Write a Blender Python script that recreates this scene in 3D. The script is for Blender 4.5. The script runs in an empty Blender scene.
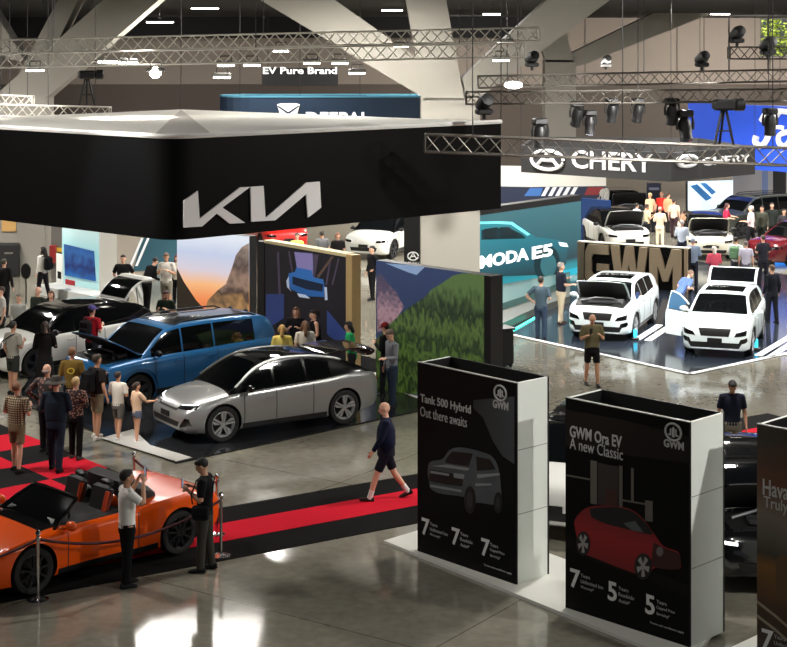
import bpy, bmesh, math, random
import numpy as np
from mathutils import Vector, Matrix
from mathutils.bvhtree import BVHTree
random.seed(7)
SC = bpy.context.scene
COL = SC.collection
PI = math.pi
# ---------------------------------------------------------------- camera model: 1600 px lens, eye 8.2 m up on the gallery
F, HC, VH, CX = 1600.0, 8.2, 45.0, 393.5
def P(u, v, Y): return Vector(((u-CX)*Y/F, Y, HC-(v-VH)*Y/F))
def G(u, v):
    Y = F*HC/(v-VH); return Vector(((u-CX)*Y/F, Y, 0))
def headY(v, h): return F*(HC-h)/(v-VH)
cd = bpy.data.cameras.new('camera'); cam = bpy.data.objects.new('camera', cd); COL.objects.link(cam)
cam.location = (0, 0, HC); cam.rotation_euler = (PI/2, 0, 0)
cd.sensor_width = 36; cd.lens = F*36/787; cd.shift_y = -(323.5-VH)/787; cd.clip_end = 400
SC.camera = cam
# ---------------------------------------------------------------- materials
def lin(c):
    return tuple(((x/255)/12.92 if x/255 <= .04045 else ((x/255+.055)/1.055)**2.4) for x in c)
MATS = {}
def mat(name, rgb=(128,128,128), rough=.5, metal=0., emit=0., coat=0., spec=.5, var=0., scale=8., bump=0., ecol=None):
    if name in MATS: return MATS[name]
    m = bpy.data.materials.new(name); m.use_nodes = True
    nt = m.node_tree; b = nt.nodes['Principled BSDF']
    c = lin(rgb)
    b.inputs['Base Color'].default_value = (*c, 1)
    b.inputs['Roughness'].default_value = rough; b.inputs['Metallic'].default_value = metal
    b.inputs['Coat Weight'].default_value = coat; b.inputs['Coat Roughness'].default_value = .04
    b.inputs['Specular IOR Level'].default_value = spec
    if emit:
        b.inputs['Emission Color'].default_value = (*(lin(ecol) if ecol else c), 1); b.inputs['Emission Strength'].default_value = emit
    if var or bump:
        tc = nt.nodes.new('ShaderNodeTexCoord'); nz = nt.nodes.new('ShaderNodeTexNoise'); nz.inputs['Scale'].default_value = scale; nz.inputs['Detail'].default_value = 5
        nt.links.new(tc.outputs['Object'], nz.inputs['Vector'])
        if var:
            mx = nt.nodes.new('ShaderNodeMixRGB'); mx.inputs[1].default_value = (*[x*(1-var) for x in c], 1); mx.inputs[2].default_value = (*[min(1, x*(1+var)) for x in c], 1)
            nt.links.new(nz.outputs['Fac'], mx.inputs[0]); nt.links.new(mx.outputs[0], b.inputs['Base Color'])
        if bump:
            bp = nt.nodes.new('ShaderNodeBump'); bp.inputs['Strength'].default_value = bump; bp.inputs['Distance'].default_value = .01
            nt.links.new(nz.outputs['Fac'], bp.inputs['Height']); nt.links.new(bp.outputs[0], b.inputs['Normal'])
    MATS[name] = m; return m
def ramp_mat(name, stops, axis='Z', emit=0., rough=.5, noise=0., nscale=6., vec=None, zs=1.):
    """colour ramp along an object axis (metres), for prints and screens"""
    if name in MATS: return MATS[name]
    m = bpy.data.materials.new(name); m.use_nodes = True; nt = m.node_tree; b = nt.nodes['Principled BSDF']
    tc = nt.nodes.new('ShaderNodeTexCoord'); sp = nt.nodes.new('ShaderNodeSeparateXYZ'); cr = nt.nodes.new('ShaderNodeValToRGB')
    nt.links.new(tc.outputs['Object'], sp.inputs[0])
    lo, hi = stops[0][0], stops[-1][0]
    mr = nt.nodes.new('ShaderNodeMapRange'); mr.inputs[1].default_value = lo; mr.inputs[2].default_value = hi
    src = sp.outputs[axis]
    if noise:
        nz = nt.nodes.new('ShaderNodeTexNoise'); nz.inputs['Scale'].default_value = nscale; nz.inputs['Detail'].default_value = 6
        mp = nt.nodes.new('ShaderNodeMapping'); mp.inputs['Scale'].default_value = (1,1,zs); nt.links.new(tc.outputs['Object'], mp.inputs['Vector']); nt.links.new(mp.outputs[0], nz.inputs['Vector'])
        a = nt.nodes.new('ShaderNodeMath'); a.operation = 'MULTIPLY_ADD'; a.inputs[1].default_value = noise; 
        nt.links.new(nz.outputs['Fac'], a.inputs[0]); nt.links.new(src, a.inputs[2]); src = a.outputs[0]
    nt.links.new(src, mr.inputs[0]); nt.links.new(mr.outputs[0], cr.inputs[0])
    el = cr.color_ramp.elements
    while len(el) < len(stops): el.new(.5)
    for e, (p, c) in zip(el, stops): e.position = (p-lo)/(hi-lo); e.color = (*lin(c), 1)
    b.inputs['Roughness'].default_value = rough
    if emit < .3: nt.links.new(cr.outputs[0], b.inputs['Base Color'])
    else: b.inputs['Base Color'].default_value = (.01,.01,.01,1)
    if emit: nt.links.new(cr.outputs[0], b.inputs['Emission Color']); b.inputs['Emission Strength'].default_value = emit
    MATS[name] = m; return m
# ---------------------------------------------------------------- mesh builder
class MB:
    def __init__(s): s.v, s.f, s.m = [], [], []
    def add(s, vs, fs, mi=0):
        o = len(s.v); s.v += [Vector(x) for x in vs]; s.f += [tuple(o+i for i in f) for f in fs]; s.m += [mi]*len(fs); return s
    def box(s, c, d, rot=None, mi=0, taper=1.):
        x, y, z = d[0]/2, d[1]/2, d[2]/2; t = taper
        vs = [Vector(p) for p in ((-x,-y,-z),(x,-y,-z),(x,y,-z),(-x,y,-z),(-x*t,-y*t,z),(x*t,-y*t,z),(x*t,y*t,z),(-x*t,y*t,z))]
        if rot is not None: vs = [rot @ p for p in vs]
        c = Vector(c)
        return s.add([p+c for p in vs], [(3,2,1,0),(4,5,6,7),(0,1,5,4),(1,2,6,5),(2,3,7,6),(3,0,4,7)], mi)
    def bevbox(s, c, d, r=.02, rot=None, mi=0):
        x, y, z = d[0]/2, d[1]/2, d[2]/2; c = Vector(c)
        rings = []
        for zz, k in ((-z, r), (-z+r, 0), (z-r, 0), (z, r)):
            a, b = x-k, y-k
            q = min(r, x*.5, y*.5)
            rings.append([Vector(p) for p in ((-a+q,-b,zz),(a-q,-b,zz),(a,-b+q,zz),(a,b-q,zz),(a-q,b,zz),(-a+q,b,zz),(-a,b-q,zz),(-a,-b+q,zz))])
        if rot is not None: rings = [[rot @ p for p in r_] for r_ in rings]
        return s.loft([[p+c for p in r_] for r_ in rings], mi)
    def loft(s, rings, mi=0, cap=True, closed=True):
        n = len(rings[0]); vs = [p for r in rings for p in r]; fs = []
        for i in range(len(rings)-1):
            for j in range(n if closed else n-1):
                k = (j+1) % n; fs.append((i*n+j, i*n+k, (i+1)*n+k, (i+1)*n+j))
        if cap: fs.append(tuple(range(n-1,-1,-1))); fs.append(tuple((len(rings)-1)*n+j for j in range(n)))
        return s.add(vs, fs, mi)
    def tube(s, p0, p1, r0, r1=None, n=8, mi=0):
        return s.path([p0, p1], [r0, r0 if r1 is None else r1], n, mi)
    def path(s, pts, r, n=8, mi=0, closed=False, flat=(1,1), up=None):
        pts = [Vector(p) for p in pts]
        if not isinstance(r, (list, tuple)): r = [r]*len(pts)
        rings = []; a = None
        for i, p in enumerate(pts):
            if closed: d = pts[(i+1) % len(pts)]-pts[i-1]
            else: d = pts[min(i+1, len(pts)-1)]-pts[max(i-1, 0)]
            if d.length < 1e-9: d = Vector((0,0,1))
            d.normalize()
            if up is not None: a = d.cross(Vector(up)); 
            elif a is None: a = d.cross(Vector((0,0,1)) if abs(d.z) < .95 else Vector((1,0,0)))
            else: a = a-d*a.dot(d)
            if a.length < 1e-6: a = d.cross(Vector((1,0,0.1)))
            a.normalize(); b = d.cross(a)
            rings.append([p+(a*math.cos(2*PI*k/n)*flat[0]+b*math.sin(2*PI*k/n)*flat[1])*r[i] for k in range(n)])
        if closed: rings.append(rings[0]); return s.loft(rings, mi, cap=False)
        return s.loft(rings, mi)
    def lathe(s, prof, n=16, M=None, mi=0, cap=True):
        rings = []
        for r, z in prof: rings.append([Vector((max(r,1e-4)*math.cos(2*PI*k/n), max(r,1e-4)*math.sin(2*PI*k/n), z)) for k in range(n)])
        if M is not None: rings = [[M @ p for p in q] for q in rings]
        return s.loft(rings, mi, cap)
    def ell(s, c, r, n=12, m=8, rot=None, mi=0):
        c = Vector(c); rings = []
        for i in range(m+1):
            t = -PI/2+PI*i/m; q = []
            for k in range(n):
                p = Vector((r[0]*max(math.cos(t), .02)*math.cos(2*PI*k/n), r[1]*max(math.cos(t), .02)*math.sin(2*PI*k/n), r[2]*math.sin(t)))
                q.append((rot @ p if rot is not None else p)+c)
            rings.append(q)
        return s.loft(rings, mi)
    def prism(s, poly, d, M=None, mi=0, off=0.):
        """poly in local (x,z); extruded along -y from off by d"""
        vs = [Vector((x, -off, z)) for x, z in poly]+[Vector((x, -off-d, z)) for x, z in poly]
        if M is not None: vs = [M @ p for p in vs]
        n = len(poly)
        return s.add(vs, [tuple(range(n-1,-1,-1)), tuple(range(n, 2*n))]+[(i, (i+1) % n, n+(i+1) % n, n+i) for i in range(n)], mi)
    def mesh(s, name, mats):
        me = bpy.data.meshes.new(name); me.from_pydata([tuple(p) for p in s.v], [], s.f)
        for m in (mats if isinstance(mats, (list, tuple)) else [mats]): me.materials.append(m)
        if any(s.m): me.polygons.foreach_set('material_index', s.m)
        bm = bmesh.new(); bm.from_mesh(me); bmesh.ops.recalc_face_normals(bm, faces=bm.faces); bm.to_mesh(me); bm.free()
        return me
    def build(s, name, mats, parent=None, smooth=False, loc=None, rz=None, mw=None):
        return link(name, s.mesh(name, mats), parent, smooth, loc, rz)
def link(name, me, parent=None, smooth=False, loc=None, rz=None):
    if smooth:
        me.polygons.foreach_set('use_smooth', [True]*len(me.polygons))
        try: me.set_sharp_from_angle(angle=math.radians(smooth if smooth is not True else 40))
        except Exception: pass
    o = bpy.data.objects.new(name, me); COL.objects.link(o)
    if parent: o.parent = parent
    if loc is not None: o.location = loc
    if rz is not None: o.rotation_euler = (0, 0, rz)
    return o
def tag(o, label=None, cat=None, group=None, kind=None):
    if label: o['label'] = label
    if cat: o['category'] = cat
    if group: o['group'] = group
    if kind: o['kind'] = kind
    return o
def empty(name, loc, rz=0, label=None, cat=None, group=None):
    o = bpy.data.objects.new(name, None); COL.objects.link(o); o.location = loc; o.rotation_euler = (0, 0, rz); o.empty_display_size = .2
    return tag(o, label, cat, group)
def struct(o): o['kind'] = 'structure'; return o
KIDS = {}
def copy_tree(o, parent=None, depth=0):
    c = o.copy(); COL.objects.link(c)
    if parent: c.parent = parent
    for ch in list(o.children): copy_tree(ch, c, depth+1)
    return c
def axes(xd, zd=(0,0,1), o=(0,0,0)):
    """matrix: local x along xd, z along zd, y = z cross x (local -y looks out of the face)"""
    x = Vector(xd).normalized(); z = Vector(zd).normalized(); y = z.cross(x).normalized()
    M = Matrix((x, y, z)).transposed().to_4x4(); M.translation = Vector(o); return M
class Face:
    """vertical plane through ground points a -> b (a left, b right seen from the front); local x along it, z up, -y towards the viewer"""
    def __init__(s, a, b, z=0.):
        s.o = Vector((a[0], a[1], z)); s.x = Vector((b[0]-a[0], b[1]-a[1], 0)); s.w = s.x.length; s.x.normalize()
        s.M = axes(s.x, (0,0,1), s.o); s.n = Vector((s.x.y, -s.x.x, 0))
    def hit(s, u, v):
        d = Vector(((u-CX)/F, 1, -(v-VH)/F)); c = Vector((0,0,HC))
        t = (s.o-c).dot(s.n)/d.dot(s.n); p = c+d*t-s.o
        return (p.dot(s.x), p.z)
    def poly(s, pts): return [s.hit(*p) for p in pts]
FONT = {}
def text_mesh(body, w=None, h=None, depth=.004, bold=0., space=1.):
    cu = bpy.data.curves.new('t', 'FONT'); cu.body = body; cu.size = 1; cu.extrude = .01; cu.offset = bold; cu.space_character = space; cu.resolution_u = 3
    cu.align_x = 'LEFT'
    ob = bpy.data.objects.new('t', cu); COL.objects.link(ob)
    dg = bpy.context.evaluated_depsgraph_get(); me = bpy.data.meshes.new_from_object(ob.evaluated_get(dg))
    bpy.data.objects.remove(ob); bpy.data.curves.remove(cu)
    n = len(me.vertices); co = np.empty(n*3); me.vertices.foreach_get('co', co); co = co.reshape(-1, 3)
    lo, hi = co.min(0), co.max(0)
    sx = w/(hi[0]-lo[0]) if w else None; sy = h/(hi[1]-lo[1]) if h else None
    sx = sx or sy; sy = sy or sx
    out = np.stack([(co[:,0]-lo[0])*sx, -(co[:,2]+.01)/.02*depth, (co[:,1]-lo[1])*sy], 1)
    me.vertices.foreach_set('co', out.ravel()); return me
def lettering(body, M, m, parent, x, z, w=None, h=None, depth=.004, bold=0., name='lettering', off=.002, shear=0., space=1.):
    """text whose lower left corner sits at face-local x, z"""
    me = text_mesh(body, w, h, depth, bold, space)
    T = Matrix.Translation((x, -off, z)); 
    if shear: S = Matrix.Identity(4); S[0][2] = shear; T = T @ S
    me.transform(M @ T); me.materials.append(m)
    bm = bmesh.new(); bm.from_mesh(me); bmesh.ops.recalc_face_normals(bm, faces=bm.faces); bm.to_mesh(me); bm.free()
    me.name = name; return link(name, me, parent)
def pchip(pts):
    xs = [p[0] for p in pts]; ys = [p[1] for p in pts]; n = len(xs)
    h = [xs[i+1]-xs[i] for i in range(n-1)]; d = [(ys[i+1]-ys[i])/h[i] for i in range(n-1)]
    m = [d[0]]+[0 if d[i-1]*d[i] <= 0 else 2*d[i-1]*d[i]/(d[i-1]+d[i]) for i in range(1, n-1)]+[d[-1]]
    def f(x):
        if x <= xs[0]: return ys[0]
        if x >= xs[-1]: return ys[-1]
        i = 0
        while x > xs[i+1]: i += 1
        t = (x-xs[i])/h[i]
        return ys[i]*(1+2*t)*(1-t)**2+h[i]*m[i]*t*(1-t)**2+ys[i+1]*t*t*(3-2*t)+h[i]*m[i+1]*t*t*(t-1)
    return f
def smooth_line(pts, k=4):
    """Catmull-Rom resample of a 2D/3D open polyline"""
    pts = [Vector(p) for p in pts]; out = []
    for i in range(len(pts)-1):
        a, b, c, d = pts[max(i-1,0)], pts[i], pts[i+1], pts[min(i+2, len(pts)-1)]
        for j in range(k):
            t = j/k; out.append(.5*((2*b)+(c-a)*t+(2*a-5*b+4*c-d)*t*t+(3*b-a-3*c+d)*t**3))
    out.append(pts[-1]); return out
def eval_mesh(me, mods):
    """apply modifiers to a mesh through a temporary object; mods: list of (type, dict)"""
    ob = bpy.data.objects.new('tmp', me); COL.objects.link(ob)
    for t, kw in mods:
        md = ob.modifiers.new('m', t)
        for k, v in kw.items(): setattr(md, k, v)
    dg = bpy.context.evaluated_depsgraph_get(); out = bpy.data.meshes.new_from_object(ob.evaluated_get(dg))
    bpy.data.objects.remove(ob); return out
# ---------------------------------------------------------------- shared materials
BLACK = mat('black', (14,14,15), .5); GLOSSBLACK = mat('gloss black', (8,8,9), .15, coat=.5)
RUBBER = mat('tyre rubber', (18,18,18), .75); ALLOY = mat('alloy', (190,192,196), .28, .9); DARKALLOY = mat('dark alloy', (60,60,64), .3, .8)
GLASS = mat('dark glass', (10,12,14), .04, spec=.8, coat=.4); WHITE = mat('white', (235,235,232), .45); STEEL = mat('truss metal', (128,124,116), .38, .5)
CHROME = mat('chrome', (220,220,222), .12, 1.); LETTER = mat('white letters', (236,236,236), .5); LITSTEEL = mat('pale truss', (206,202,192), .45, .2); DIMSTEEL = mat('dim truss', (92,88,82), .4, .4); LAMPON = mat('lamp on', (255,250,238), .5, emit=14.)  # pale and dim truss: brighter and weaker light set into the truss metal colour
# ================================================================ CARS (local: x forward, y left, z up, origin on the floor under the middle of the wheelbase)
def wheel_meshes(r, w, style):
    k = r
    t = MB(); ang = Matrix.Rotation(PI/2, 4, 'X')
    hw = w/2
    t.lathe([(k*.70,-hw*.9),(k*.80,-hw),(k*.95,-hw*.95),(k*.995,-hw*.75),(k,-hw*.4),(k,hw*.4),(k*.995,hw*.75),(k*.95,hw*.95),(k*.80,hw),(k*.70,hw*.9),(k*.66,hw*.2),(k*.66,-hw*.2),(k*.70,-hw*.9)], 36, ang, cap=False)
    tm = t.mesh('wheel', RUBBER)
    s = MB()
    s.lathe([(k*.60,hw*.55),(k*.70,hw*.92),(k*.72,hw*.9),(k*.70,-hw*.9),(k*.64,-hw*.9),(k*.60,hw*.5)], 32, ang, mi=0, cap=False)     # barrel (+z of lathe -> -y)
    s.lathe([(k*.62,hw*.1),(k*.62,hw*.2),(.01,hw*.2),(.01,hw*.1)], 28, ang, mi=1)
    n = style.get('n', 5); sw = style.get('w', .12)
    for i in range(n):
        a = 2*PI*i/n; R = Matrix.Rotation(a, 4, 'Y')
        if style.get('star'):
            poly = [(-.05*k*2,.10*k),(-.015*k*2,.70*k),(-.13*k,.70*k),(-.20*k,.5*k)]; s.prism([(x+.06*k, z) for x, z in poly], .03, R, 0, off=hw*.72)
            s.prism([(.08*k,.08*k),(.17*k,.5*k),(.22*k,.69*k),(.11*k,.70*k),(-.02*k,.12*k)], .03, R, 0, off=hw*.70)
        else:
            s.prism([(-sw*k*.6,.08*k),(sw*k*.6,.08*k),(sw*k*.9,.70*k),(-sw*k*.9,.70*k)], .035, R, 0, off=hw*.70)
    s.lathe([(.001,hw*.9),(k*.13,hw*.88),(k*.16,hw*.6),(k*.16,hw*.3)], 16, ang, mi=0)
    return tm, s.mesh('rim', [style.get('mat', ALLOY), BLACK])
class CarShape: pass
def car(name, label, loc, heading, S, group=None):
    """heading: direction the nose points, radians from +X"""
    root = empty(name, loc, heading, label, 'car', group)
    L, W, wb, fo = S['L'], S['W'], S['wb'], S['fo']; xf = wb/2+fo; hw = W/2
    X = lambda u: xf-u*L
    U = lambda x: (xf-x)/L
    zc, zs, ws, zb = (pchip(S[k]) for k in ('zc','zs','ws','zb'))
    paint = S['paint']; trim = S.get('trim', BLACK)
    us = sorted(set([0,.006,.015,.03,.05,.075]+[.10+.025*i for i in range(33)]+[.94,.96,.975,.988,.996,1]))
    us = [u for u in us if u <= 1]
    def ring(u):
        w = hw*ws(u); a, b, c = zb(u), zs(u), zc(u); c = max(c, b+.005); x = X(u); mid = a+(b-a)*.55
        half = [(0,a),(.6*w,a),(.86*w,a),(.955*w,a+.05),(.985*w,a+.16*(b-a)+.03),(w,mid),(.992*w,b-.10*(b-a)),(.965*w,b-.015),(.93*w,b+.012),(.80*w,b+(c-b)*.55+.008),(.55*w,b+(c-b)*.85+.006),(.28*w,c+.003),(0,c+.006)]
        half = [Vector(p) for p in half]
        pts = [Vector((x, y, z)) for y, z in half]
        left = pts; right = [Vector((p.x, -p.y, p.z)) for p in reversed(pts[1:-1])]
        return left+right
    mb = MB(); mb.loft([ring(u) for u in us], 0, cap=False)
    n = len(ring(0))
    for u, rev in ((0, True), (1, False)):                      # closed ends, gently domed
        r = ring(u); c = sum(r, Vector())/n; c.x += (.02 if u == 0 else -.02)
        mb.add(r+[c], [((i+1) % n, i, n) if rev else (i, (i+1) % n, n) for i in range(n)], 0)
    me = mb.mesh('tmp', [paint, BLACK])
    bm = bmesh.new(); bm.from_mesh(me); bmesh.ops.remove_doubles(bm, verts=bm.verts, dist=1e-5); bmesh.ops.recalc_face_normals(bm, faces=bm.faces); bm.to_mesh(me); bm.free()
    wr = S['wr']; tw = S.get('tw', .235); ar = S.get('ar', wr+.055)
    cut = MB(); R = Matrix.Rotation(PI/2, 4, 'X')
    for xx in (wb/2, -wb/2):
        for sy in (1, -1):
            M = Matrix.Translation((xx, sy*(hw-.13), wr+.01)) @ R
            cut.lathe([(ar,-.20),(ar,.20)], 40, M, 1)
    cme = cut.mesh('cut', [paint, BLACK])
    co = bpy.data.objects.new('cut', cme); COL.objects.link(co)
    me = eval_mesh(me, [('BOOLEAN', dict(operation='DIFFERENCE', object=co, solver='EXACT'))])
    bpy.data.objects.remove(co)
    me.name = 'body'
    body = link('body', me, root, smooth=35)
    # ---- greenhouse
    gh = None; zr = zbelt = wbelt = None
    polysv = [v.co.copy() for v in me.vertices]; polysf = [tuple(p.vertices) for p in me.polygons]
    bvh_body = BVHTree.FromPolygons(polysv, polysf)
    if 'roof' in S:
        roof = pchip(S['roof']); u0, u1 = S['roof'][0][0], S['roof'][-1][0]; top = max(p[1] for p in S['roof']); wrf = S.get('wroof', .72)
        zbelt = lambda u: zs(u)
        def wid(u):
            k = max(0, min(1, (roof(u)-zbelt(u))/(top-zbelt(u)))); wbl = .925*hw*ws(u); return wbl, wbl-(wbl-wrf*hw)*k**1.05, k
        def gring(u):
            wbl, wro, k = wid(u); a = zbelt(u)-.05; r_ = max(roof(u), a+.03); rail = a+.03+(r_-a-.03)*(.93 if k > .2 else .9); x = X(u)
            half = [(0,a),(wbl*.9,a),(wbl,a+.04)]
            for t in (.25,.5,.75): half.append((wbl+(wro-wbl)*(t**1.25), a+.04+(rail-a-.04)*t))
            half += [(wro,rail-.012),(wro*.975,rail+.012),(wro*.90,rail+(r_-rail)*.45),(wro*.6,rail+(r_-rail)*.8),(wro*.3,r_-.004*k),(0,r_)]
            pts = [Vector((x, y, z)) for y, z in half]
            return pts+[Vector((p.x, -p.y, p.z)) for p in reversed(pts[1:-1])]
        zrail = lambda u: (zbelt(u)-.02)+(roof(u)-zbelt(u)+.02)*.93
        gu = [u0+(u1-u0)*i/44 for i in range(45)]
        g = MB(); g.loft([gring(u) for u in gu], 0)
        gm = g.mesh('roof', S.get('roofmat', paint)); gh = link('cabin', gm, root, smooth=35)
        b = len(polysv); polysv += [v.co.copy() for v in gm.vertices]; polysf += [tuple(b+i for i in p.vertices) for p in gm.polygons]
    bvh = BVHTree.FromPolygons(polysv, polysf)
    def cast(kind, a, b, sgn=1):
        if kind == 'side': o, d = Vector((a, sgn*3, b)), Vector((0,-sgn,0))
        elif kind == 'front': o, d = Vector((xf+2, a, b)), Vector((-1,0,0))
        elif kind == 'rear': o, d = Vector((xf-L-2, a, b)), Vector((1,0,0))
        else: o, d = Vector((a, b, 5)), Vector((0,0,-1))
        h = bvh.ray_cast(o, d)
        return (h[0], d) if h[0] is not None else (None, d)
    def patch(nm, kind, grid, m, off=.006, sgn=1, parent=root, xform=None, thick=.012, label=None):
        """solid sheet that follows the bodywork: grid[i][j] = 2D points projected along kind"""
        rows = [[cast(kind, p[0], p[1], sgn) for p in r] for r in grid]
        ni, nj = len(rows), len(rows[0]); vs = []; idx = {}
        for i in range(ni):
            for j in range(nj):
                h, d = rows[i][j]
                if h is None: continue
                idx[i,j] = len(vs); vs += [h-d*off, h+d*thick]
        fs = []; cells = set()
        for i in range(ni-1):
            for j in range(nj-1):
                q = [(i,j),(i+1,j),(i+1,j+1),(i,j+1)]
                if all(k in idx for k in q): cells.add((i,j))
        for (i,j) in cells:
            q = [idx[k] for k in ((i,j),(i+1,j),(i+1,j+1),(i,j+1))]
            fs.append(tuple(q)); fs.append(tuple(x+1 for x in reversed(q)))
            for (di,dj),(p,r) in (((0,-1),(0,1)),((1,0),(1,2)),((0,1),(2,3)),((-1,0),(3,0))):
                if (i+di,j+dj) not in cells: fs.append((q[p], q[r], q[r]+1, q[p]+1))
        if not fs: return None
        if xform is not None: vs = [xform @ v for v in vs]
        mb = MB(); mb.add(vs, fs); o = mb.build(nm, m, parent, smooth=30)
        if label: o['label'] = label
        return o
    def quad(c, n=8, k=5):
        a, b, c_, d = [Vector(p) for p in c]; return [[a.lerp(b, i/n).lerp(d.lerp(c_, i/n), j/k) for j in range(k+1)] for i in range(n+1)]
    def strip(ua, ub, zlo, zhi, n=12, k=5): return [[(X(u), zlo(u)+(zhi(u)-zlo(u))*j/k) for j in range(k+1)] for u in [ua+(ub-ua)*i/n for i in range(n+1)]]
    A = CarShape(); A.root, A.X, A.patch, A.quad, A.strip, A.zs, A.zc, A.cast, A.hw, A.xf, A.body, A.L = root, X, patch, quad, strip, zs, zc, cast, hw, xf, body, L
    # ---- glazing
    if gh:
        u0, u1 = S['roof'][0][0], S['roof'][-1][0]; uh, ur = S['header'], S['rheader']
        def topgrid(ua, ub, k, n=10): return [[(X(ua+(ub-ua)*i/n), wid(ua+(ub-ua)*i/n)[1]*k*(-1+2*j/8)) for j in range(9)] for i in range(n+1)]
        A.top = topgrid
        patch('windscreen', 'top', topgrid(u0+.012, uh, .90), GLASS)
        if not S.get('tailgate'): patch('rear_window', 'top', topgrid(ur, u1-.02, .86), GLASS)
        if S.get('sunroof'): patch('sunroof', 'top', topgrid(S['sunroof'][0], S['sunroof'][1], .78), S.get('sunroofmat', GLASS), off=.008)
        for sg in (1, -1):
            if S.get('door') and S['door']['side'] == sg: wins = [w for w in S['windows'] if not (w[0] >= S['door']['u0']-.09 and w[1] <= S['door']['u1']+.01)]
            else: wins = S['windows']
            for (ua, ub) in wins: 
                patch('side_window', 'side', strip(ua, ub, lambda u: zbelt(u)+.025, lambda u: max(zbelt(u)+.03, zrail(u)-.045)), GLASS, sgn=sg)
            if S.get('arcline'):
                pts = []
                for i in range(29):
                    u = S['arcline'][0]+(S['arcline'][1]-S['arcline'][0])*i/28; wbl, wro, k = wid(u); pts.append((X(u), sg*(wro*.99+.004), zrail(u)+.012))
                MB().path(pts, .028, 6).build('roof_arch', S.get('arcmat', paint), root, smooth=True)
            if S.get('rails'):
                pts = [(X(S['rails'][0]+(S['rails'][1]-S['rails'][0])*i/10), sg*wrf*hw*.90, roof(S['rails'][0]+(S['rails'][1]-S['rails'][0])*i/10)+(.035 if 0 < i < 10 else -.03)) for i in range(11)]
                MB().path(pts, .02, 6).build('roof_rail', S.get('railmat', BLACK), root, smooth=True)
    # ---- sides
    for sg in (1, -1):
        um, zm = S['mirror']; mm = MB(); yb = .9*hw*ws(um)
        mm.ell((X(um)-.02, sg*(yb+.17), zs(um)+zm+.05), (.075, .12, .075), 12, 8).tube((X(um), sg*yb*.97, zs(um)+zm-.02), (X(um)-.01, sg*(yb+.12), zs(um)+zm+.03), .03, .025, 6)
        mm.build('wing_mirror', S.get('mirrormat', BLACK), root, smooth=True)
        if S.get('door') and S['door']['side'] == sg: seams = S['seams'][-1:]
        else: seams = S['seams']
        for u in seams: patch('door_gap', 'side', strip(u-.0016, u+.0016, lambda q: zb(q)+.12, lambda q: zs(q)-.02, 1, 10), BLACK, off=.003, sgn=sg)
        for u in S.get('handles', ()): patch('door_handle', 'side', strip(u-.022, u+.022, lambda q: zs(q)-S.get('hz', .17), lambda q: zs(q)-S.get('hz', .17)+.035, 2, 2), S.get('handlemat', paint), off=.014, sgn=sg)
        if S.get('clad'):
            patch('sill_trim', 'side', strip(U(wb/2-ar-.03), U(-wb/2+ar+.03), lambda q: zb(q)+.045, lambda q: zb(q)+.05+S['clad'], 14, 4), trim, off=.01, sgn=sg)
        if S.get('archtrim'):
            for xx in (wb/2, -wb/2):
                g = [[(xx+math.cos(a)*rr, wr+.01+math.sin(a)*rr) for rr in (ar-.002, ar+S['archtrim'])] for a in [PI*(-.12+1.24*i/24) for i in range(25)]]
                patch('wheel_arch', 'side', g, trim, off=.012, sgn=sg)
        for q in S.get('headlights', ()): 
            patch('headlight', 'front', quad([(sg*y, z) for y, z in q], 6, 3), S.get('lightmat', GLOSSBLACK), off=.01)
        for q in S.get('lamps', ()): patch('running_light', 'front', quad([(sg*y, z) for y, z in q], 6, 2), S.get('drl', mat('daytime light', (245,250,255), .3, emit=3.)), off=.016)
        for q in S.get('fins', ()): patch('bumper_vent', 'front', quad([(sg*y, z) for y, z in q], 4, 3), GLOSSBLACK, off=.008)
        for q in S.get('taillights', ()): patch('tail_light', 'rear', quad([(sg*y, z) for y, z in q], 6, 3), mat('tail lamp red', (150,10,14), .2), off=.012)
    for q in S.get('grille', ()): patch('grille', 'front', quad(q, 10, 4), trim, off=.008)
    if S.get('plate'): 
        h, d = cast('front', 0, S['plate']); MB().box((h.x+.02, 0, S['plate']), (.02, .38, .11)).build('number_plate', S.get('platemat', BLACK), root)
    # ---- wheels
    tm, rm = S['_wheels']
    for xx in (wb/2, -wb/2):
        for sg in (1, -1):
            o = link('wheel', tm, root, smooth=True, loc=(xx, sg*(hw-tw/2-.02), wr), rz=0 if sg < 0 else PI)
            link('rim', rm, o, smooth=25)
    # ---- bonnet up
    if S.get('hood'):
        h = S['hood']; ua, ub = h['u0'], h['u1']
        g = [[(X(ub+(ua-ub)*i/12), hw*ws(ub+(ua-ub)*i/12)*h.get('k', .80)*(-1+2*j/10)) for j in range(11)] for i in range(13)]
        xh = X(ub); zh = zc(ub)+.02
        T = Matrix.Translation((xh, 0, zh)) @ Matrix.Rotation(-math.radians(h['ang']), 4, 'Y') @ Matrix.Translation((-xh, 0, -zh))
        patch('bonnet', 'top', g, [paint], off=.035, thick=-.018, xform=T)
        g2 = [[(p[0]+(X(ua)-X(ub))*.0, p[1]*.93) for p in r] for r in g]
        patch('bonnet_lining', 'top', g2, mat('bonnet lining', (26,26,27), .7), off=.016, thick=.004, xform=T)
        bay = patch('engine_bay', 'top', g, mat('engine bay', (13,13,14), .6), off=.004)
        e = MB(); zt = zc((ua+ub)/2)
        e.bevbox((X(ua+.06*.9), 0, zc(ua+.05)+.03), (.30, .75, .10), .03); e.build('engine_cover', mat('engine cover', (44,45,47), .45), bay, smooth=True)
        e = MB()
        e.bevbox((X(ub-.07), .48, zc(ub-.07)), (.25, .22, .14), .02)
        e.build('battery_box', mat('battery grey', (90,92,95), .5), bay, smooth=True)
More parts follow.
